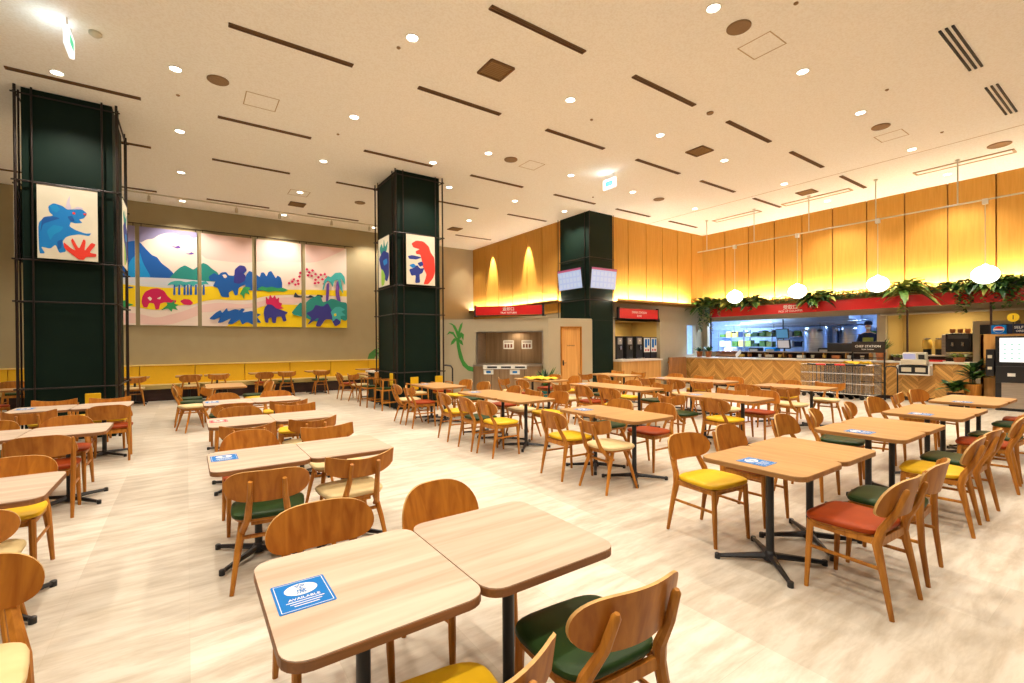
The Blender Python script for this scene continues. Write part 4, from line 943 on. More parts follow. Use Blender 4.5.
# ------------------------------------------------------------------ long counter
XF = 15.4
t = thing('service_counter', (XF, 6.8, 0), 'long service counter clad in herringbone oak with pale worktop', 'counter')
MB().b2(0, .05, -3.92, 3.80, .10, .97).b2(0.05, .6, -3.92, -3.87, .10, .97).b2(.05, .6, 3.75, 3.8, .1, .97).build('herringbone_front', M_herr, t)
MB().b2(-.03, .65, -3.95, 3.83, .97, 1.015).build('worktop', M_top, t, bevel=.004)
MB().b2(.04, .6, -3.9, 3.78, 0, .10).build('kick_board', M_plinth, t)
# low shelf unit behind
t = thing('shelf_unit', (16.25, 7.6, 0), 'dark wooden shelf of cups and trays behind the long counter', 'shelf')
MB().b2(-.12, .15, -2.5, 2.3, 1.2, 1.23).build('top_board', M_steel, t); MB().b2(-.12, .15, -2.5, 2.3, 0, 1.03).build('cabinet', M_plinth, t); MB().b2(.12, .15, -2.5, 2.3, 1.03, 1.2).build('back_board', M_plinth, t)
for k in range(9): MB().b2(-.12, .12, -2.5+k*.59, -2.48+k*.59, 1.03, 1.2).build('divider', M_ledge, t)
for k in range(14):
    y = 7.6-2.3+k*.33; m = [M_ivory, M_white, M_terra, M_gold][k % 4]
    if k % 3 == 2: o = MB().b2(-.06, .06, -.11, .11, 0, .09).build('storage_box', m, bevel=.006)
    else: o = MB().lathe([(.04, 0), (.055, .1), (.05, .1), (.035, .01)], n=12).build('stacked_cup', m)
    o.location = (16.2, y, 1.031); tag(o, f'small {"box" if k % 3 == 2 else "cup stack"} on the low shelf behind the counter, {k+1} along from the right' if False else ('small %s on the shelf behind the long counter, place %s from the right' % ('box' if k % 3 == 2 else 'stack of cups', ['one', 'two', 'three', 'four', 'five', 'six', 'seven', 'eight', 'nine', 'ten', 'eleven', 'twelve', 'thirteen', 'fourteen'][k])), 'container', 'items on the low shelf')

# kitchen interior
struct(MB().b2(XW+.16, 19.89, 4.96, 12.89, 0, .34).build('floor_kitchen', M_kitsteel))
struct(MB().b2(19.9, 20.0, 4.95, 13, 0, 2.9).b2(XW+.15, 19.9, 4.9, 4.95, 0, 2.9).b2(13.95+.15, 19.9, 12.9, 13, 0, 2.9).b2(14.0, 14.1, YB+1.45, 13, 0, 2.9).b2(XW+.15, 20, 4.9, 13, 2.85, 2.9).b2(14.0, XW+.15, YB+.15, 13, 2.85, 2.9).build('wall_kitchen', M_kitblue))
for k, (x, y0, y1) in enumerate(((18.2, 5.6, 8.2), (18.2, 8.8, 11.6), (17.3, 9.0, 10.4), (15.9, 11.4, 12.4))):
    o = MB().b2(-.06, .06, -(y1-y0)/2, (y1-y0)/2, 0, .05).build('kitchen_tube_light', M_kitlight); o.location = (x, (y0+y1)/2, 2.79); tag(o, 'cool white tube light on the kitchen ceiling, ' + ('right', 'left', 'near left', 'by the small window')[k], 'ceiling light', 'kitchen tube lights')
    l = bpy.data.lights.new('kit', 'AREA'); l.shape = 'RECTANGLE'; l.size = .15; l.size_y = y1-y0; l.energy = 330 if k < 2 else 150; l.color = (.50, .70, 1)
    lo = bpy.data.objects.new('kitchen_lamp', l); C.objects.link(lo); lo.location = (x, (y0+y1)/2, 2.78)
t = thing('exhaust_hood', (18.6, 7.6, 0), 'steel exhaust hood with long canopy over the kitchen range', 'hood')
MB().b2(-.7, .7, -1.6, 2.3, 2.12, 2.3).build('canopy', M_kitsteel, t, bevel=.01); MB().b2(-.5, .5, -1.3, 2.0, 2.3, 2.84).build('duct', M_kitsteel, t)
for k, (x, y, r, z0, z1, nm) in enumerate(((17.9, 7.15, .42, .95, 2.05, 'left'), (18.1, 6.2, .36, .95, 2.05, 'right'))):
    o = MB().lathe([(r, 0), (r, z1-z0-.1), (r*.9, z1-z0), (.02, z1-z0+.03)], n=24).build('steel_boiler', M_kitsteel); o.location = (x, y, z0); tag(o, 'tall cylindrical steel noodle boiler in the kitchen, ' + nm + ' one', 'boiler', 'steel boilers')
t = thing('kitchen_worktop', (17.6, 7.8, 0), 'stainless steel kitchen worktop behind the serving hatch', 'worktop')
MB().b2(-.55, .7, -1.9, 2.7, .86, .92).build('top', M_kitsteel, t, bevel=.005); MB().b2(-.5, .65, -1.85, 2.65, .34, .86).build('cabinet', M_kitsteel, t)
for k, (x, y) in enumerate(((18.9, 9.6), (18.9, 8.3), (19.3, 5.6), (19.2, 10.9))):
    t = thing('kitchen_rack', (x, y, 0), ('steel wire shelf rack with green and yellow boxes', 'steel shelf rack with stacked pans', 'steel shelf rack at the right end', 'steel shelf rack at the left end')[k] + ' in the kitchen', 'shelf', 'kitchen racks')
    for sx in (-.25, .25):
        for sy in (-.55, .55): MB().tube([(sx, sy, 0), (sx, sy, 2.05)], .015, n=6).build('post', M_chrome, t)
    for z in (.95, 1.35, 1.75): MB().b2(-.26, .26, -.56, .56, z-.012, z+.012).build('shelf_board', M_kitsteel, t)
    for z in (.962, 1.362, 1.762):
        for q in range(4):
            m = random.choice([M_white, M_kitsteel, M_leaf, M_gold, M_kitblue, M_navy]) if k else random.choice([M_leaf, M_gold, M_leafl, M_leafd])
            o = MB().b2(-.15, .15, -.11, .11, 0, random.uniform(.12, .26)).build('storage_box', m, bevel=.01); o.location = (x-.05, y-.42+q*.28, z+.001)
            tag(o, f'{("lower", "middle", "upper")[int((z-.9)/.4)]} shelf box, {("rightmost", "second", "third", "leftmost")[q]}, on the kitchen {("green box", "pan", "right end", "left end")[k]} rack', 'box', 'boxes on the kitchen racks')
# hanging order screens and register on the pass
def small_screen(x, y, z, w, h, label, blue=False):
    t = thing('order_screen', (x, y, z), label, 'screen')
    MB().box((0, 0, 0), (.06, w, h), ry=-.2).build('housing', M_black, t, bevel=.008); MB().box((-.034, 0, .003), (.004, w-.05, h-.05), ry=-.2).build('screen', mat('tab_screen_b' if blue else 'tab_screen', (.1, .1, .1), emit=(.05, .30, .55) if blue else (.55, .5, .5), es=.9), t)
    MB().tube([(.05, 0, 0), (.05, 0, .5 if blue else -.25)], .02).build('bracket', M_black, t)
small_screen(16.9, 7.85, 1.83, .42, .34, 'dark order screen hanging in the kitchen hatch', True)
small_screen(16.35, 7.55, 1.47, .40, .30, 'black till screen standing on the shelf behind the counter')
for k, (y, c_, h) in enumerate(((9.7, M_white, .28), (9.35, PAINT['sky'], .26), (8.95, M_white, .22), (8.6, M_navy, .30), (8.15, M_white, .24), (7.1, PAINT['sky'], .2), (6.9, PAINT['crimson'], .16), (6.75, M_white, .26), (6.5, M_navy, .22), (6.1, M_white, .3))):
    o = MB().lathe([(.06, 0), (.07, h*.6), (.03, h*.8), (.03, h), (.001, h)], n=12).build('kitchen_bottle' if k % 2 else 'kitchen_canister', c_); o.location = (17.2, y, .921); tag(o, 'small %s on the kitchen worktop, place %s from the left' % ('bottle' if k % 2 else 'canister', ['one', 'two', 'three', 'four', 'five', 'six', 'seven', 'eight', 'nine', 'ten'][k]), 'container', 'kitchen containers')
tag(MB().b2(16.3, 16.6, 5.45, 6.25, 1.231, 1.50).build('microwave', M_black, bevel=.01), 'black box cabinet at the right end of the low shelf', 'appliance')

for k, (y, w_, nm) in enumerate(((12.0, 1.2, 'leftmost'), (7.5, .9, 'middle'), (6.55, .7, 'rightmost'))):
    t = thing('kitchen_fridge', (19.55, y, .341), 'tall stainless kitchen fridge against the rear kitchen wall, ' + nm, 'fridge', 'kitchen fridges')
    MB().b2(-.3, .3, -w_/2, w_/2, 0, 1.75).build('cabinet', M_kitsteel, t, bevel=.01)
    for s_ in (-1, 1):
        d_ = MB().b2(-.33, -.3, s_*w_/4-w_/4+.01, s_*w_/4+w_/4-.01, .1, 1.7).build('door', M_kitsteel, t, bevel=.005)
        MB().b2(-.36, -.335, s_*.05-.012, s_*.05+.012, .8, 1.1).build('handle', M_black, d_)
for k in range(9):
    y = 9.9-k*.5; o = MB().tube([(0, 0, .30), (0, 0, .08)], .008, n=6).lathe([(.02, .08), (.085, .05), (.08, .0), (.01, -.01)], n=12).build('hanging_ladle' if k % 2 else 'hanging_pan', M_kitsteel if k % 3 else M_black)
    o.location = (17.45, y, 1.90); tag(o, 'utensil hanging under the pass rail in the kitchen, %s from the left' % ORD[k], 'utensil', 'hanging kitchen utensils')
tag(MB().tube([(17.45, 10.3, 2.2), (17.45, 5.6, 2.2)], .015).tube([(17.45, 10.2, 2.2), (17.45, 10.2, 2.85)], .01).tube([(17.45, 5.7, 2.2), (17.45, 5.7, 2.85)], .01).build('utensil_rail', M_kitsteel), 'steel rail in the kitchen from which utensils hang', 'rail')
for k, (y, c_) in enumerate(((10.1, M_white), (9.1, M_black), (8.5, PAINT['sky']), (6.75, M_black))):
    t = thing('worktop_machine', (17.55, y, .921), ('white boxed machine', 'black rice cooker shaped machine', 'blue plastic crate machine', 'black boxed machine')[k] + ' on the kitchen worktop', 'appliance', 'machines on the kitchen worktop')
    MB().b2(-.18, .18, -.2, .2, 0, .42).build('body', c_, t, bevel=.04); MB().b2(-.19, -.18, -.14, .14, .22, .36).build('control_panel', M_kitlight if k == 0 else M_ivory, t)
# kitchen worker
def person(x, y, z0, rz):
    t = thing('person', (x, y, z0), 'person in navy cap and dark shirt with green apron working in the kitchen', 'person', rz=rz)
    me = bpy.data.meshes.new('body')
    J = [(0,0,.95,.15),(0,.01,1.12,.135),(0,.01,1.28,.155),(0,0,1.42,.12),(0,.005,1.50,.052),(0,.02,1.56,.05),(0,.03,1.62,.082),(0,.025,1.69,.09),(0,.015,1.74,.06),
         (.17,0,1.40,.06),(.23,.05,1.18,.045),(.18,.25,1.10,.036),(.13,.33,1.12,.03),(-.17,0,1.40,.06),(-.23,.05,1.18,.045),(-.18,.25,1.10,.036),(-.13,.33,1.12,.03),
         (.09,0,.86,.10),(.10,.02,.48,.07),(.10,-.01,.09,.05),(.10,.12,.04,.04),(-.09,0,.86,.10),(-.10,.02,.48,.07),(-.10,-.01,.09,.05),(-.10,.12,.04,.04)]
    E = [(0,1),(1,2),(2,3),(3,4),(4,5),(5,6),(6,7),(7,8),(3,9),(9,10),(10,11),(11,12),(3,13),(13,14),(14,15),(15,16),(0,17),(17,18),(18,19),(19,20),(0,21),(21,22),(22,23),(23,24)]
    me.from_pydata([j[:3] for j in J], E, []); o = bpy.data.objects.new('body', me); C.objects.link(o); o.parent = t
    sk = o.modifiers.new('s', 'SKIN'); sk.use_smooth_shade = True
    for i, j in enumerate(J): me.skin_vertices[0].data[i].radius = (j[3], j[3]*(.85 if i < 4 else 1))
    me.skin_vertices[0].data[0].use_root = True
    o.modifiers.new('u', 'SUBSURF').levels = 1; o.modifiers['u'].render_levels = 2
    me.materials.append(M_skin)
    sh = MB().loft([[Vector((math.cos(a*PI/8)*w, math.sin(a*PI/8)*d+.005, z)) for a in range(16)] for z, w, d in ((.88, .19, .16), (1.1, .175, .15), (1.3, .205, .16), (1.42, .20, .13), (1.47, .11, .09))]).build('shirt', M_navy, t)
    for s_ in (-1, 1): MB().tube([(s_*.17, 0, 1.41), (s_*.235, .05, 1.18), (s_*.21, .16, 1.13)], [.075, .06, .05]).build('sleeve', M_navy, t)
    MB().loft([[Vector((x_, .155+.02*(1-abs(x_)*5), z)) for x_ in (-.13, -.06, 0, .06, .13)] + [Vector((x_, .175+.02*(1-abs(x_)*5), z)) for x_ in (.13, .06, 0, -.06, -.13)] for z in (.6, .9, 1.1, 1.32)]).build('apron', M_apron, t)
    MB().lathe([(.098, 1.70), (.104, 1.74), (.095, 1.80), (.05, 1.83), (.001, 1.835)], c=(0, .02, 0), n=18).b2(-.07, .07, .10, .18, 1.705, 1.72).build('cap', M_navy, t)
    MB().lathe([(.094, 1.60), (.098, 1.66), (.097, 1.71)], c=(0, .006, 0), n=18).build('hair', M_hair, t) if False else None
    MB().b2(-.05, .05, .095, .118, 1.575, 1.635).build('face_mask', M_white, t, bevel=.01)
    for s_ in (-1, 1): MB().lathe([(.001, -.009), (.009, 0), (.001, .009)], c=(s_*.032, .112, 1.66), n=8).build('eye', M_ink, t)
person(16.98, 5.40, .34, PI/2+.25)

# coffee bay
struct(MB().b2(18.0, 18.1, -1.6, 4.9, 0, 2.6).b2(XW+.15, 18.0, -1.6, -1.5, 0, 2.6).b2(XW+.15, 18.0, 4.84, 4.9, 0, 2.6).b2(XW+.1, 18.1, -1.6, 4.9, 2.42, 2.6).build('wall_bar', mat('bar_mustard', (.46, .33, .12), rough=.75)))
t = thing('back_counter', (17.2, 3.2, 0), 'back counter of the drinks bar holding machines', 'counter')
MB().b2(-.35, .45, -.10, 1.6, 0, 1.12).build('cabinet', M_plinth, t); MB().b2(-.4, .5, -.10, 1.6, 1.12, 1.16).build('worktop', M_top, t)
for k, y in enumerate((4.02, 3.76)):
    t = thing('juice_dispenser', (16.95, y, 1.16), 'glass barrel juice dispenser with dark base, ' + ('left', 'right')[k] + ' one', 'drink dispenser', 'glass juice dispensers')
    MB().lathe([(.09, 0), (.09, .16)], n=16).build('base', M_black, t); MB().lathe([(.09, .16), (.11, .25), (.11, .36), (.08, .42), (.001, .43)], n=16).build('jar', M_gold, t); MB().lathe([(.085, .43), (.085, .46), (.02, .47)], n=16).build('lid', M_chrome, t)
t = thing('coffee_machine', (16.95, 3.35, 1.16), 'large black espresso machine on the back counter', 'coffee machine')
MB().b2(-.2, .3, -.26, .25, .08, .58).build('body', M_black, t, bevel=.02); MB().b2(-.22, .2, -.24, .23, 0, .05).build('drip_tray', M_chrome, t); MB().b2(-.215, -.2, -.2, .2, .44, .54).build('control_panel', mat('grey_panel2', (.1, .1, .1), rough=.3), t)
for sy in (-.1, .1): MB().tube([(-.23, sy, .34), (-.23, sy, .24)], .03).tube([(-.23, sy, .27), (-.36, sy, .27)], .013).build('brew_head', M_chrome, t)
for k in range(3): o = MB().lathe([(.05, 0), (.06, .12), (.05, .12), (.04, .01)], n=12).build('takeaway_cup', M_terra); o.location = (16.98, 3.5-k*.15, 1.742); tag(o, 'brown cup on top of the espresso machine, ' + ('left', 'middle', 'right')[k], 'cup', 'cups on the espresso machine')
tag(MB().b2(16.85, 17.2, 3.60, 3.70, 1.161, 1.72).build('coffee_grinder', M_steel, bevel=.01), 'grey upright unit between juice dispensers and espresso machine', 'grinder')
t = thing('tall_fridge', (17.0, 2.75, 0), 'tall fridge with grey frame and black door behind the bar', 'fridge')
MB().b2(-.25, .4, -.45, .32, 0, 2.05).build('cabinet', M_beige, t, bevel=.01); MB().b2(-.27, -.25, -.36, .18, .9, 1.95).build('door', M_black, t, bevel=.004)
l = bpy.data.lights.new('bar', 'AREA'); l.size = .3; l.energy = 45; l.color = (1, .8, .45); lo = bpy.data.objects.new('bar_lamp', l); C.objects.link(lo); lo.location = (17.2, 3.6, 2.40)
l = bpy.data.lights.new('alc', 'AREA'); l.size = .3; l.energy = 30; l.color = (1, .8, .45); lo = bpy.data.objects.new('alcove_lamp', l); C.objects.link(lo); lo.location = (12.8, 11.2, 2.28)
l = bpy.data.lights.new('tray', 'AREA'); l.size = .3; l.energy = 14; l.color = (1, .8, .55); lo = bpy.data.objects.new('tray_lamp', l); C.objects.link(lo); lo.location = fp((SO+SE)/2, -.5, 1.9)
# fascia pelmet of the bar opening
struct(MB().b2(XW-.10, XW, -1.5, K1+.1, 2.28, 2.33).build('trim_5', M_ivory, bevel=.004))

# long red sign + post frame + plants
t = thing('fascia_sign', (15.95, 4.2, 2.62), 'long red fascia sign with white lettering over the service counter', 'sign')
MB().b2(-.03, .03, -5.6, 5.75, -.15, .16).build('sign_board', M_red, t, bevel=.004)
text('\u53d7\u53d6\u53e3', .15, M_white, facing((-.031, 2.95, .035), (-1, 0, 0)), t); text('PICK UP COUNTER', .085, M_white, facing((-.031, 2.95, -.085), (-1, 0, 0)), t)
t = thing('timber_frame', (15.95, 4.2, 0), 'thin timber beam and dark posts carrying the red sign and plants', 'frame')
MB().b2(.04, .16, -5.6, 5.8, 2.80, 2.84).build('beam', M_ledge, t)
for y in (5.75, .0, -1.6, -3.6): MB().b2(-.0, .04, y-.02, y+.02, 1.016 if y > -1.4 else 0, 2.47).build('post', M_plinth, t)
for y in (5.6, 2.8, 0, -2.6, -5.4): MB().b2(.16, .34, y-.02, y+.02, 2.84, 2.86).build('bracket', M_ledge, t)
def hang_plant(y, n, L, w, label, mis, trails=0, tl=.5, up=.3, sp=1, rz=.1, ry=.2, z=2.92):
    b = MB(); clump(b, (0, 0, 0), (.07, ry, rz), n, L, w, up, .6, mis, sp)
    for k in range(trails): trail(b, (random.uniform(-.1, 0), random.uniform(-ry, ry), 0), tl*random.uniform(.6, 1.1), .07, mis)
    t = thing('hanging_plant', (15.85, y, z), label, 'plant', 'plants along the red sign'); b.build('foliage', LM, t, fixn=False)
    MB().b2(-.0, .12, -ry, ry, -.08, .0).build('planter', M_plinth, t)
hang_plant(10.1, 110, .62, .20, 'broad leaved trailing plant at the far left end of the red sign', (0, 0, 2, 1), 9, 1.1, ry=.45, z=2.98)
hang_plant(9.1, 80, .50, .16, 'bushy plant second from the left end of the red sign', (0, 2, 1), 3, .4, ry=.45, z=2.95)
hang_plant(8.35, 60, .50, .18, 'bushy plant left of the white lettering on the red sign', (0, 2, 1), 2, .4, ry=.2)
hang_plant(6.35, 110, .46, .16, 'dark broad leaved plant right of the white lettering', (0, 2, 1), 2, .4, ry=.3)
hang_plant(4.2, 90, .72, .16, 'large pale leaved plant above the dark bar post', (1, 1, 1, 0), 3, .7, ry=.15, up=.4, sp=1.2)
hang_plant(3.1, 110, .30, .12, 'ivy clump left of the nearest globe lamp', (0, 2, 1), 7, .65, ry=.22)
hang_plant(2.45, 170, .46, .12, 'dense ivy and fern clump under the nearest globe lamp', (0, 1, 0, 2), 10, .6, ry=.32)
b = MB()
for k in range(2600):
    y = random.uniform(-4.9, 5.6); 
    dens = 1 if y < 2.1 else .5
    if random.random() > dens: continue
    a = random.uniform(0, 2*PI); leaf(b, (-.02+random.uniform(-.08, .10), y, .27+random.uniform(-.06, .14)), (math.cos(a)*.6-.3, math.sin(a), .35), random.uniform(.14, .28), .06, .6, random.choice((0, 0, 1, 2)), 2)
o = b.build('moss_garland', LM, fixn=False); o.location = (15.95, 4.2, 2.62); tag(o, 'thin garland of moss and fern running along the red sign', 'garland', kind='stuff')

# pendant rail + globes
t = thing('pendant_rail', (14.55, 4.0, 4.67), 'long thin white rail hung from the ceiling carrying the globe lamps', 'lighting rail')
MB().tube([(0, -5.5, 0), (0, 5.55, 0)], .018).build('rail', M_ivory, t)
for y in (9.2, 7.59, 6.03, 4.46, 2.91, 1.3): MB().tube([(0, y-4, 0), (0, y-4, 1.03)], .014).lathe([(.045, 1.0), (.045, 1.03)], c=(0, y-4, 0), n=12).build('drop_rod', M_ivory, t)
for k, y in enumerate((8.22, 6.34, 4.42, 2.46)):
    t = thing('globe_pendant', (14.55, y, 4.67), 'glowing white globe pendant lamp, ' + ('farthest', 'third nearest', 'second nearest', 'nearest and largest looking')[k] + ' of the row', 'pendant lamp', 'globe pendants over the counter')
    MB().b2(-.045, .045, -.045, .045, -.10, .02).build('rail_box', M_white, t, bevel=.006); MB().tube([(0, 0, -.1), (0, 0, -1.5)], .008).build('cord', M_ivory, t)
    MB().lathe([(.03, -1.43), (.05, -1.45)]+[(max(.002, .235*math.sin(a*PI/12)), -1.66+.205*math.cos(a*PI/12)) for a in range(1, 13)], n=24).build('globe', M_globe, t)
    
# things on and in front of the counter
t = thing('card_shelf', (15.28, 3.87, .68), 'small white shelf fixed to the counter front holding the till', 'shelf')
MB().b2(-.16, .1, -.33, .33, 0, .03).b2(.07, .1, -.33, .33, .03, .33).b2(-.16, .07, -.33, -.30, .03, .25).b2(-.16, .07, .30, .33, .03, .25).build('tray', M_white, t, bevel=.004)
MB().b2(-.12, .06, -.29, .29, .03, .24).build('drawer', M_black, t, bevel=.006)
for sy in (-.14, .14): MB().b2(-.13, -.12, sy-.10, sy+.10, .08, .19).build('note_slot', M_ivory, t)
t = thing('cash_register', (15.2, 3.87, .94), 'white and grey till with lit touch screen on the counter front', 'till')
MB().b2(-.08, .14, -.27, .25, 0, .14).build('base', M_ivory, t, bevel=.015); MB().b2(.02, .14, -.25, .22, .14, .32).build('body', M_ivory, t, bevel=.02)
MB().box((-.02, .08, .20), (.02, .28, .2), ry=-.35).build('screen_housing', M_white, t, bevel=.005); MB().box((-.034, .08, .205), (.004, .24, .16), ry=-.35).build('screen', mat('till_screen', (.1, .1, .1), emit=(.45, .42, .62), es=1), t)
MB().box((-.03, -.16, .18), (.03, .12, .16), ry=-.2).build('card_reader', M_black, t, bevel=.008)
for k, (x, y, nm) in enumerate(((15.62, 10.2, 'at the far left end of the counter'), (15.65, 9.85, 'beside the basket'))):
    potted('counter_plant', (x, y, 1.016), (.11, .2), lambda b, h: clump(b, (0, 0, h), (.03, .03, .02), 26, .32, .07, .7, .3, (0, 2)), 'dark leaved plant in a terracotta pot ' + nm)
t = thing('basket_display', (15.72, 9.15, 1.016), 'open wicker basket display tilted on the counter', 'basket')
MB().box((0, 0, .12), (.3, .75, .04), mi=0, ry=-.5).build('tray', mat('wicker', (.25, .12, .05), rough=.8), t); MB().box((0, -.38, .13), (.34, .02, .12), ry=-.5).build('side_panel', M_white, t)
for k in range(7):
    o = MB().lathe([(.001, -.03), (.05, -.02), (.06, .0), (.05, .03), (.001, .045)], n=10).build('bread_roll', mat('crust', (.22, .08, .03), rough=.6)); o.location = (15.72-.03+.06*(k % 2), 8.87+k*.095, 1.20+.01*(k % 2)); o.scale = (1, 1.3, 1); tag(o, 'brown bread roll in the counter basket, place %s from the right' % ['one', 'two', 'three', 'four', 'five', 'six', 'seven'][k], 'bread', 'rolls in the basket')
potted('counter_plant', (15.75, 4.72, 1.016), (.12, .22), lambda b, h: clump(b, (0, 0, h), (.03, .03, .02), 34, .42, .055, 1.1, .1, (2, 0)), 'spiky dark plant in terracotta pot behind the station sign')
potted('counter_plant', (15.7, 4.33, 1.016), (.1, .1), lambda b, h: clump(b, (0, 0, h), (.08, .08, .03), 30, .14, .06, .5, .3, (0, 1)), 'small low plant with red dots beside the till', potm=M_plinth)
potted('counter_plant', (15.72, 3.12, 1.016), (.12, .12), lambda b, h: clump(b, (0, 0, h), (.1, .1, .03), 46, .2, .08, .5, .4, (0, 1)), 'bushy light green plant in brown pot at the right end of the counter')
t = thing('serving_tray', (15.72, 3.62, 1.016), 'flat tray with red trim on the counter right of the till', 'tray'); MB().b2(-.14, .14, -.22, .22, 0, .02).build('base', M_white, t); MB().b2(-.15, -.14, -.22, .22, 0, .04).b2(.14, .15, -.22, .22, 0, .04).build('rim', M_red, t)
# floor plants
def frond(b, h): clump(b, (0, 0, h+.15), (.04, .04, .1), 38, .34, .09, .6, .35, (2, 0)); 
potted('floor_plant', (14.75, 2.98, 0), (.17, .32), lambda b, h: clump(b, (0, 0, h+.12), (.05, .08, .1), 46, .36, .13, .5, .35, (0, 0, 2)), 'broad leaved green plant on the floor before the counter end', potm=M_plinth)
potted('floor_plant', (14.85, 2.72, 0), (.16, .55), lambda b, h: clump(b, (0, 0, h+.25), (.05, .05, .18), 60, .38, .09, .5, .3, (2, 2, 0)), 'tall dark plant in brown planter beside the oak panel', potm=M_oak, stem=1.0)

# kiosk and panel
tag(MB().b2(15.0, 15.06, -1.2, 2.62, 0, 1.69).b2(15.0, 15.4, 2.56, 2.62, 0, 1.69).build('oak_partition', M_drink, bevel=.004), 'oak board partition behind the order kiosk', 'partition')
t = thing('order_kiosk', (14.8, 2.08, 0), 'black self-order kiosk with bright white touch screen', 'kiosk')
MB().b2(-.05, .16, -.26, .26, .0, 1.64).build('body', M_black, t, bevel=.01); MB().b2(-.058, -.05, -.20, .19, 1.07, 1.60).build('screen', M_scrw, t)
MB().b2(-.12, -.05, -.24, .24, .62, .98).build('control_module', M_black, t, bevel=.012); MB().b2(-.125, -.12, -.06, .06, .76, .83).build('receipt_slot', M_white, t)
MB().b2(-.065, -.05, -.25, .16, .06, .62).build('grey_panel', M_steel, t); MB().b2(-.10, .05, .27, .40, .75, 1.35).build('card_reader', M_black, t, bevel=.01)
b = MB()
for r_ in range(4):
    for k in range(3): b.b2(-.0595, -.058, -.13+k*.11, -.09+k*.11, 1.14+r_*.1, 1.165+r_*.1)
b.build('screen_icons', mat('mint_icon', (.1, .1, .1), emit=(.35, .85, .65), es=.9), t)
b = MB(); b.b2(-.105, -.10, .30, .37, 1.15, 1.22).b2(-.105, -.10, .30, .37, .9, .96); b.build('reader_pad', M_ivory, t)
t = thing('brand_lightbox', (15.03, 2.33, 1.69), 'blue square sign with red white and blue ball above the partition', 'sign')
MB().b2(-.04, .04, -.13, .11, .0, .20).build('board', M_blue, t, bevel=.004)
def circ(r, x, a0=0, a1=2*PI, n=20, cy=-.01, cz=.10): return [Vector((x, cy+math.cos(a0+(a1-a0)*i/n)*r*1.15, cz+math.sin(a0+(a1-a0)*i/n)*r)) for i in range(n)]
MB().slab(circ(.078, -.041), (-1, 0, 0), .001).build('logo_disc', M_white, t)
MB().slab(circ(.072, -.0425, .25, PI-.05, 14), (-1, 0, 0), .001).build('logo_red', M_red, t)
MB().slab(circ(.072, -.0425, PI+.25, 2*PI-.05, 14), (-1, 0, 0), .001).build('logo_blue', PAINT['cobalt'], t)
t = thing('menu_signboard', (15.03, 1.7, 1.69), 'dark signboard with white lettering above the kiosk', 'sign'); MB().b2(-.03, .03, -.6, .48, 0, .22).build('board', M_navy, t, bevel=.004)
text('SELF ORDER', .075, M_white, facing((-.031, .18, .14), (-1, 0, 0)), t); text('ORDER HERE', .06, M_white, facing((-.031, .18, .06), (-1, 0, 0)), t)
t = thing('number_sign', (14.95, 2.09, 1.69), 'round yellow sign with a black number one on a post', 'sign')
MB().tube([(0, 0, .0), (0, 0, .26)], .012).build('post', M_black, t); MB().lathe([(.095, -.008), (.095, .008)], n=26, M=facing((0, 0, .36), (-1, 0, 0))).build('disc', mat('sign_yellow', (.85, .58, .02), rough=.4), t)
text('1', .13, M_ink, facing((-.009, 0, .36), (-1, 0, 0)), t)

# wire basket carts
def cart(x, y, label, red=False, n=0):
    t = thing('wire_cart', (x, y, 0), label, 'cart', 'nested wire carts before the counter')
    w, d = .24, .3; z0, z1 = .14, .92
    for z in (z0, .42, .68, z1): MB().tube([(-w, -d, z), (w, -d, z), (w, d, z), (-w, d, z), (-w, -d, z)], .008, n=5).build('wire_ring', M_chrome, t)
    b = MB()
    for k in range(7):
        q = -1+2*k/6
        for s_ in (-1, 1): b.tube([(s_*w, q*d, z0), (s_*w, q*d, z1)], .008, n=4).tube([(q*w, s_*d, z0), (q*w, s_*d, z1)], .008, n=4)
    for k in range(6): b.tube([(-w, -d+.05+k*.1, z0), (w, -d+.05+k*.1, z0)], .004, n=4)
    b.build('wire_mesh', M_chrome, t)
    MB().tube([(-w-.03, -.12, z1), (-w-.03, .12, z1)], .022).build('handle', M_red if red else M_blackm, t)
    for sx in (-1, 1):
        for sy in (-1, 1): MB().tube([(sx*w*.85-.018, sy*d*.8, .055), (sx*w*.85+.018, sy*d*.8, .055)], .055, n=12).tube([(sx*w*.85, sy*d*.8, .06), (sx*w*.85, sy*d*.8, z0)], .01, n=6).build('wheel', M_blackm, t)
for k in range(6): cart(14.72-.02*(k % 2), 5.92-k*.23, f'grey wire basket cart, {ORD[k]} from the left of the nested row', red=(k in (1, 3)))
t = thing('yellow_cloth', (14.62, 4.9, .945), 'crumpled yellow cloth lying on top of the wire carts', 'cloth')
b = MB(); NG = 11
vs = [Vector((-.14+.28*i/(NG-1), -.3+.6*j/(NG-1), .035+.03*math.sin(i*1.3+j*.9)+.02*math.cos(j*2.1-i))) for i in range(NG) for j in range(NG)]
b.add(vs, [(i*NG+j, i*NG+j+1, (i+1)*NG+j+1, (i+1)*NG+j) for i in range(NG-1) for j in range(NG-1)], 0, True); b.build('fabric', SEAT['yellow'], t, fixn=False)
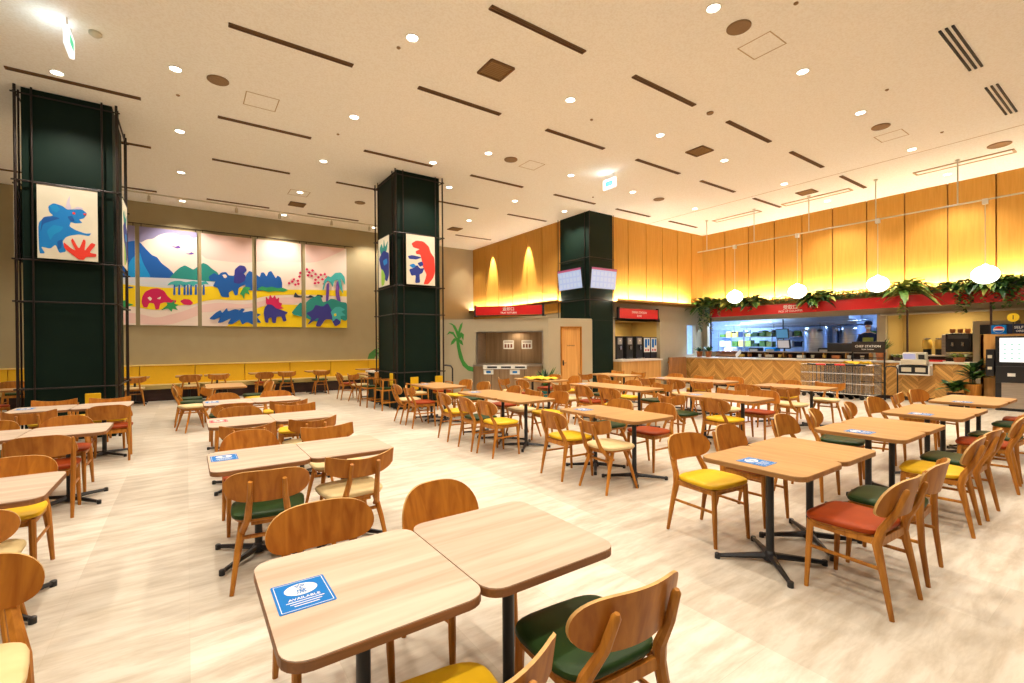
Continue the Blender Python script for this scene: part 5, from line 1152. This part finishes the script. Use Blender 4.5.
# station sign stand
t = thing('station_sign', (15.14, 4.82, 0), 'black freestanding frame sign reading chef station', 'sign')
for y in (-.36, .36): MB().b2(-.015, .015, y-.015, y+.015, 0, 1.52).build('post', M_black, t)
for y in (-.36, .36): MB().b2(-.2, .2, y-.015, y+.015, 0, .02).build('foot', M_black, t)
for z in (.45, 1.1): MB().b2(-.012, .012, -.36, .36, z-.012, z+.012).build('cross_bar', M_black, t)
MB().b2(-.035, .015, -.37, .37, 1.24, 1.54).build('board', mat('board_brown', (.02, .013, .01), rough=.5), t, bevel=.01)
text('CHEF STATION', .085, M_white, facing((-.036, 0, 1.41), (-1, 0, 0)), t); text('Order Counter', .045, M_white, facing((-.036, 0, 1.33), (-1, 0, 0)), t)
tag(MB().tube([(14.98, 4.14, 0), (14.98, 4.14, .82), (14.98, 4.17, .88), (14.98, 4.27, .9), (14.98, 4.37, .88), (14.98, 4.40, .82), (14.98, 4.40, 0)], .016).build('hoop_rail', M_black), 'black hoop rail standing before the station sign', 'rail')
# yellow cloth / cleaning station on far table
t = thing('yellow_cloth', (6.75, 8.5, .7222), 'crumpled yellow cloth on the far table by the tray return', 'cloth')
b = MB(); vs = [Vector((-.3+.6*i/(NG-1), -.4+.8*j/(NG-1), .03+.02*math.sin(i*1.7+j)+.025*max(0, 1-abs(i-5)/3)*max(0, 1-abs(j-6)/3))) for i in range(NG) for j in range(NG)]
b.add(vs, [(i*NG+j, i*NG+j+1, (i+1)*NG+j+1, (i+1)*NG+j) for i in range(NG-1) for j in range(NG-1)], 0, True); b.build('fabric', SEAT['yellow'], t, fixn=False)
p = fp(SE+.12, .35); potted('floor_plant', (p.x, p.y, 0), (.16, .3), lambda b, h: clump(b, (0, 0, h), (.05, .05, .03), 40, .6, .09, 1.4, .12, (0, 2)), 'long leaved plant on the floor right of the tray return', potm=mat('teal_pot', (.02, .16, .13), rough=.5))

# ------------------------------------------------------------------ extra light
for y in (16.25, 13.8): spot(XL-.30, y, ZC-.03, (XL-.02, y, 3.9), 1700, 36, (1, .86, .60), .02, .7)
for x in (-1.8, -.4, 1.0, 2.6, 4.0): spot(x, 15.97, ZC-.2, (x, YL, 3.9), 60, 60, (1, .9, .78), .04, .7)
spot(6.6, 16.6, ZC-.1, (6.6, 17.2, 3.0), 150, 60, (1, .86, .6), .04, .7)
spot(9.6, 17.2, ZC-.1, (10.2, 17.7, 2.6), 120, 70, (1, .86, .6), .04, .7)
spot(9.75, 11.7, ZC-.1, (10.36, 11.5, 4.9), 60, 50, (1, .9, .7), .03, .8)
w = bpy.data.worlds.new('World'); bpy.context.scene.world = w; w.use_nodes = True
w.node_tree.nodes['Background'].inputs[0].default_value = (1, .90, .76, 1); w.node_tree.nodes['Background'].inputs[1].default_value = .10

# ------------------------------------------------------------------ camera & view
cam = bpy.data.cameras.new('cam'); cam.sensor_width = 36; cam.sensor_fit = 'HORIZONTAL'; cam.lens = F_PX*36/1024
cam.shift_y = (CY-341.5)/1024; cam.clip_start = .05; cam.clip_end = 100
co = bpy.data.objects.new('camera', cam); C.objects.link(co)
M = Matrix((RT, UP, -FW)).transposed().to_4x4(); M.translation = Vector((0, 0, EYE)); co.matrix_world = M
bpy.context.scene.camera = co
vs_ = bpy.context.scene.view_settings; vs_.view_transform = 'Standard'; vs_.look = 'None'; vs_.exposure = -0.38; vs_.gamma = 1; vs_.use_curve_mapping = False
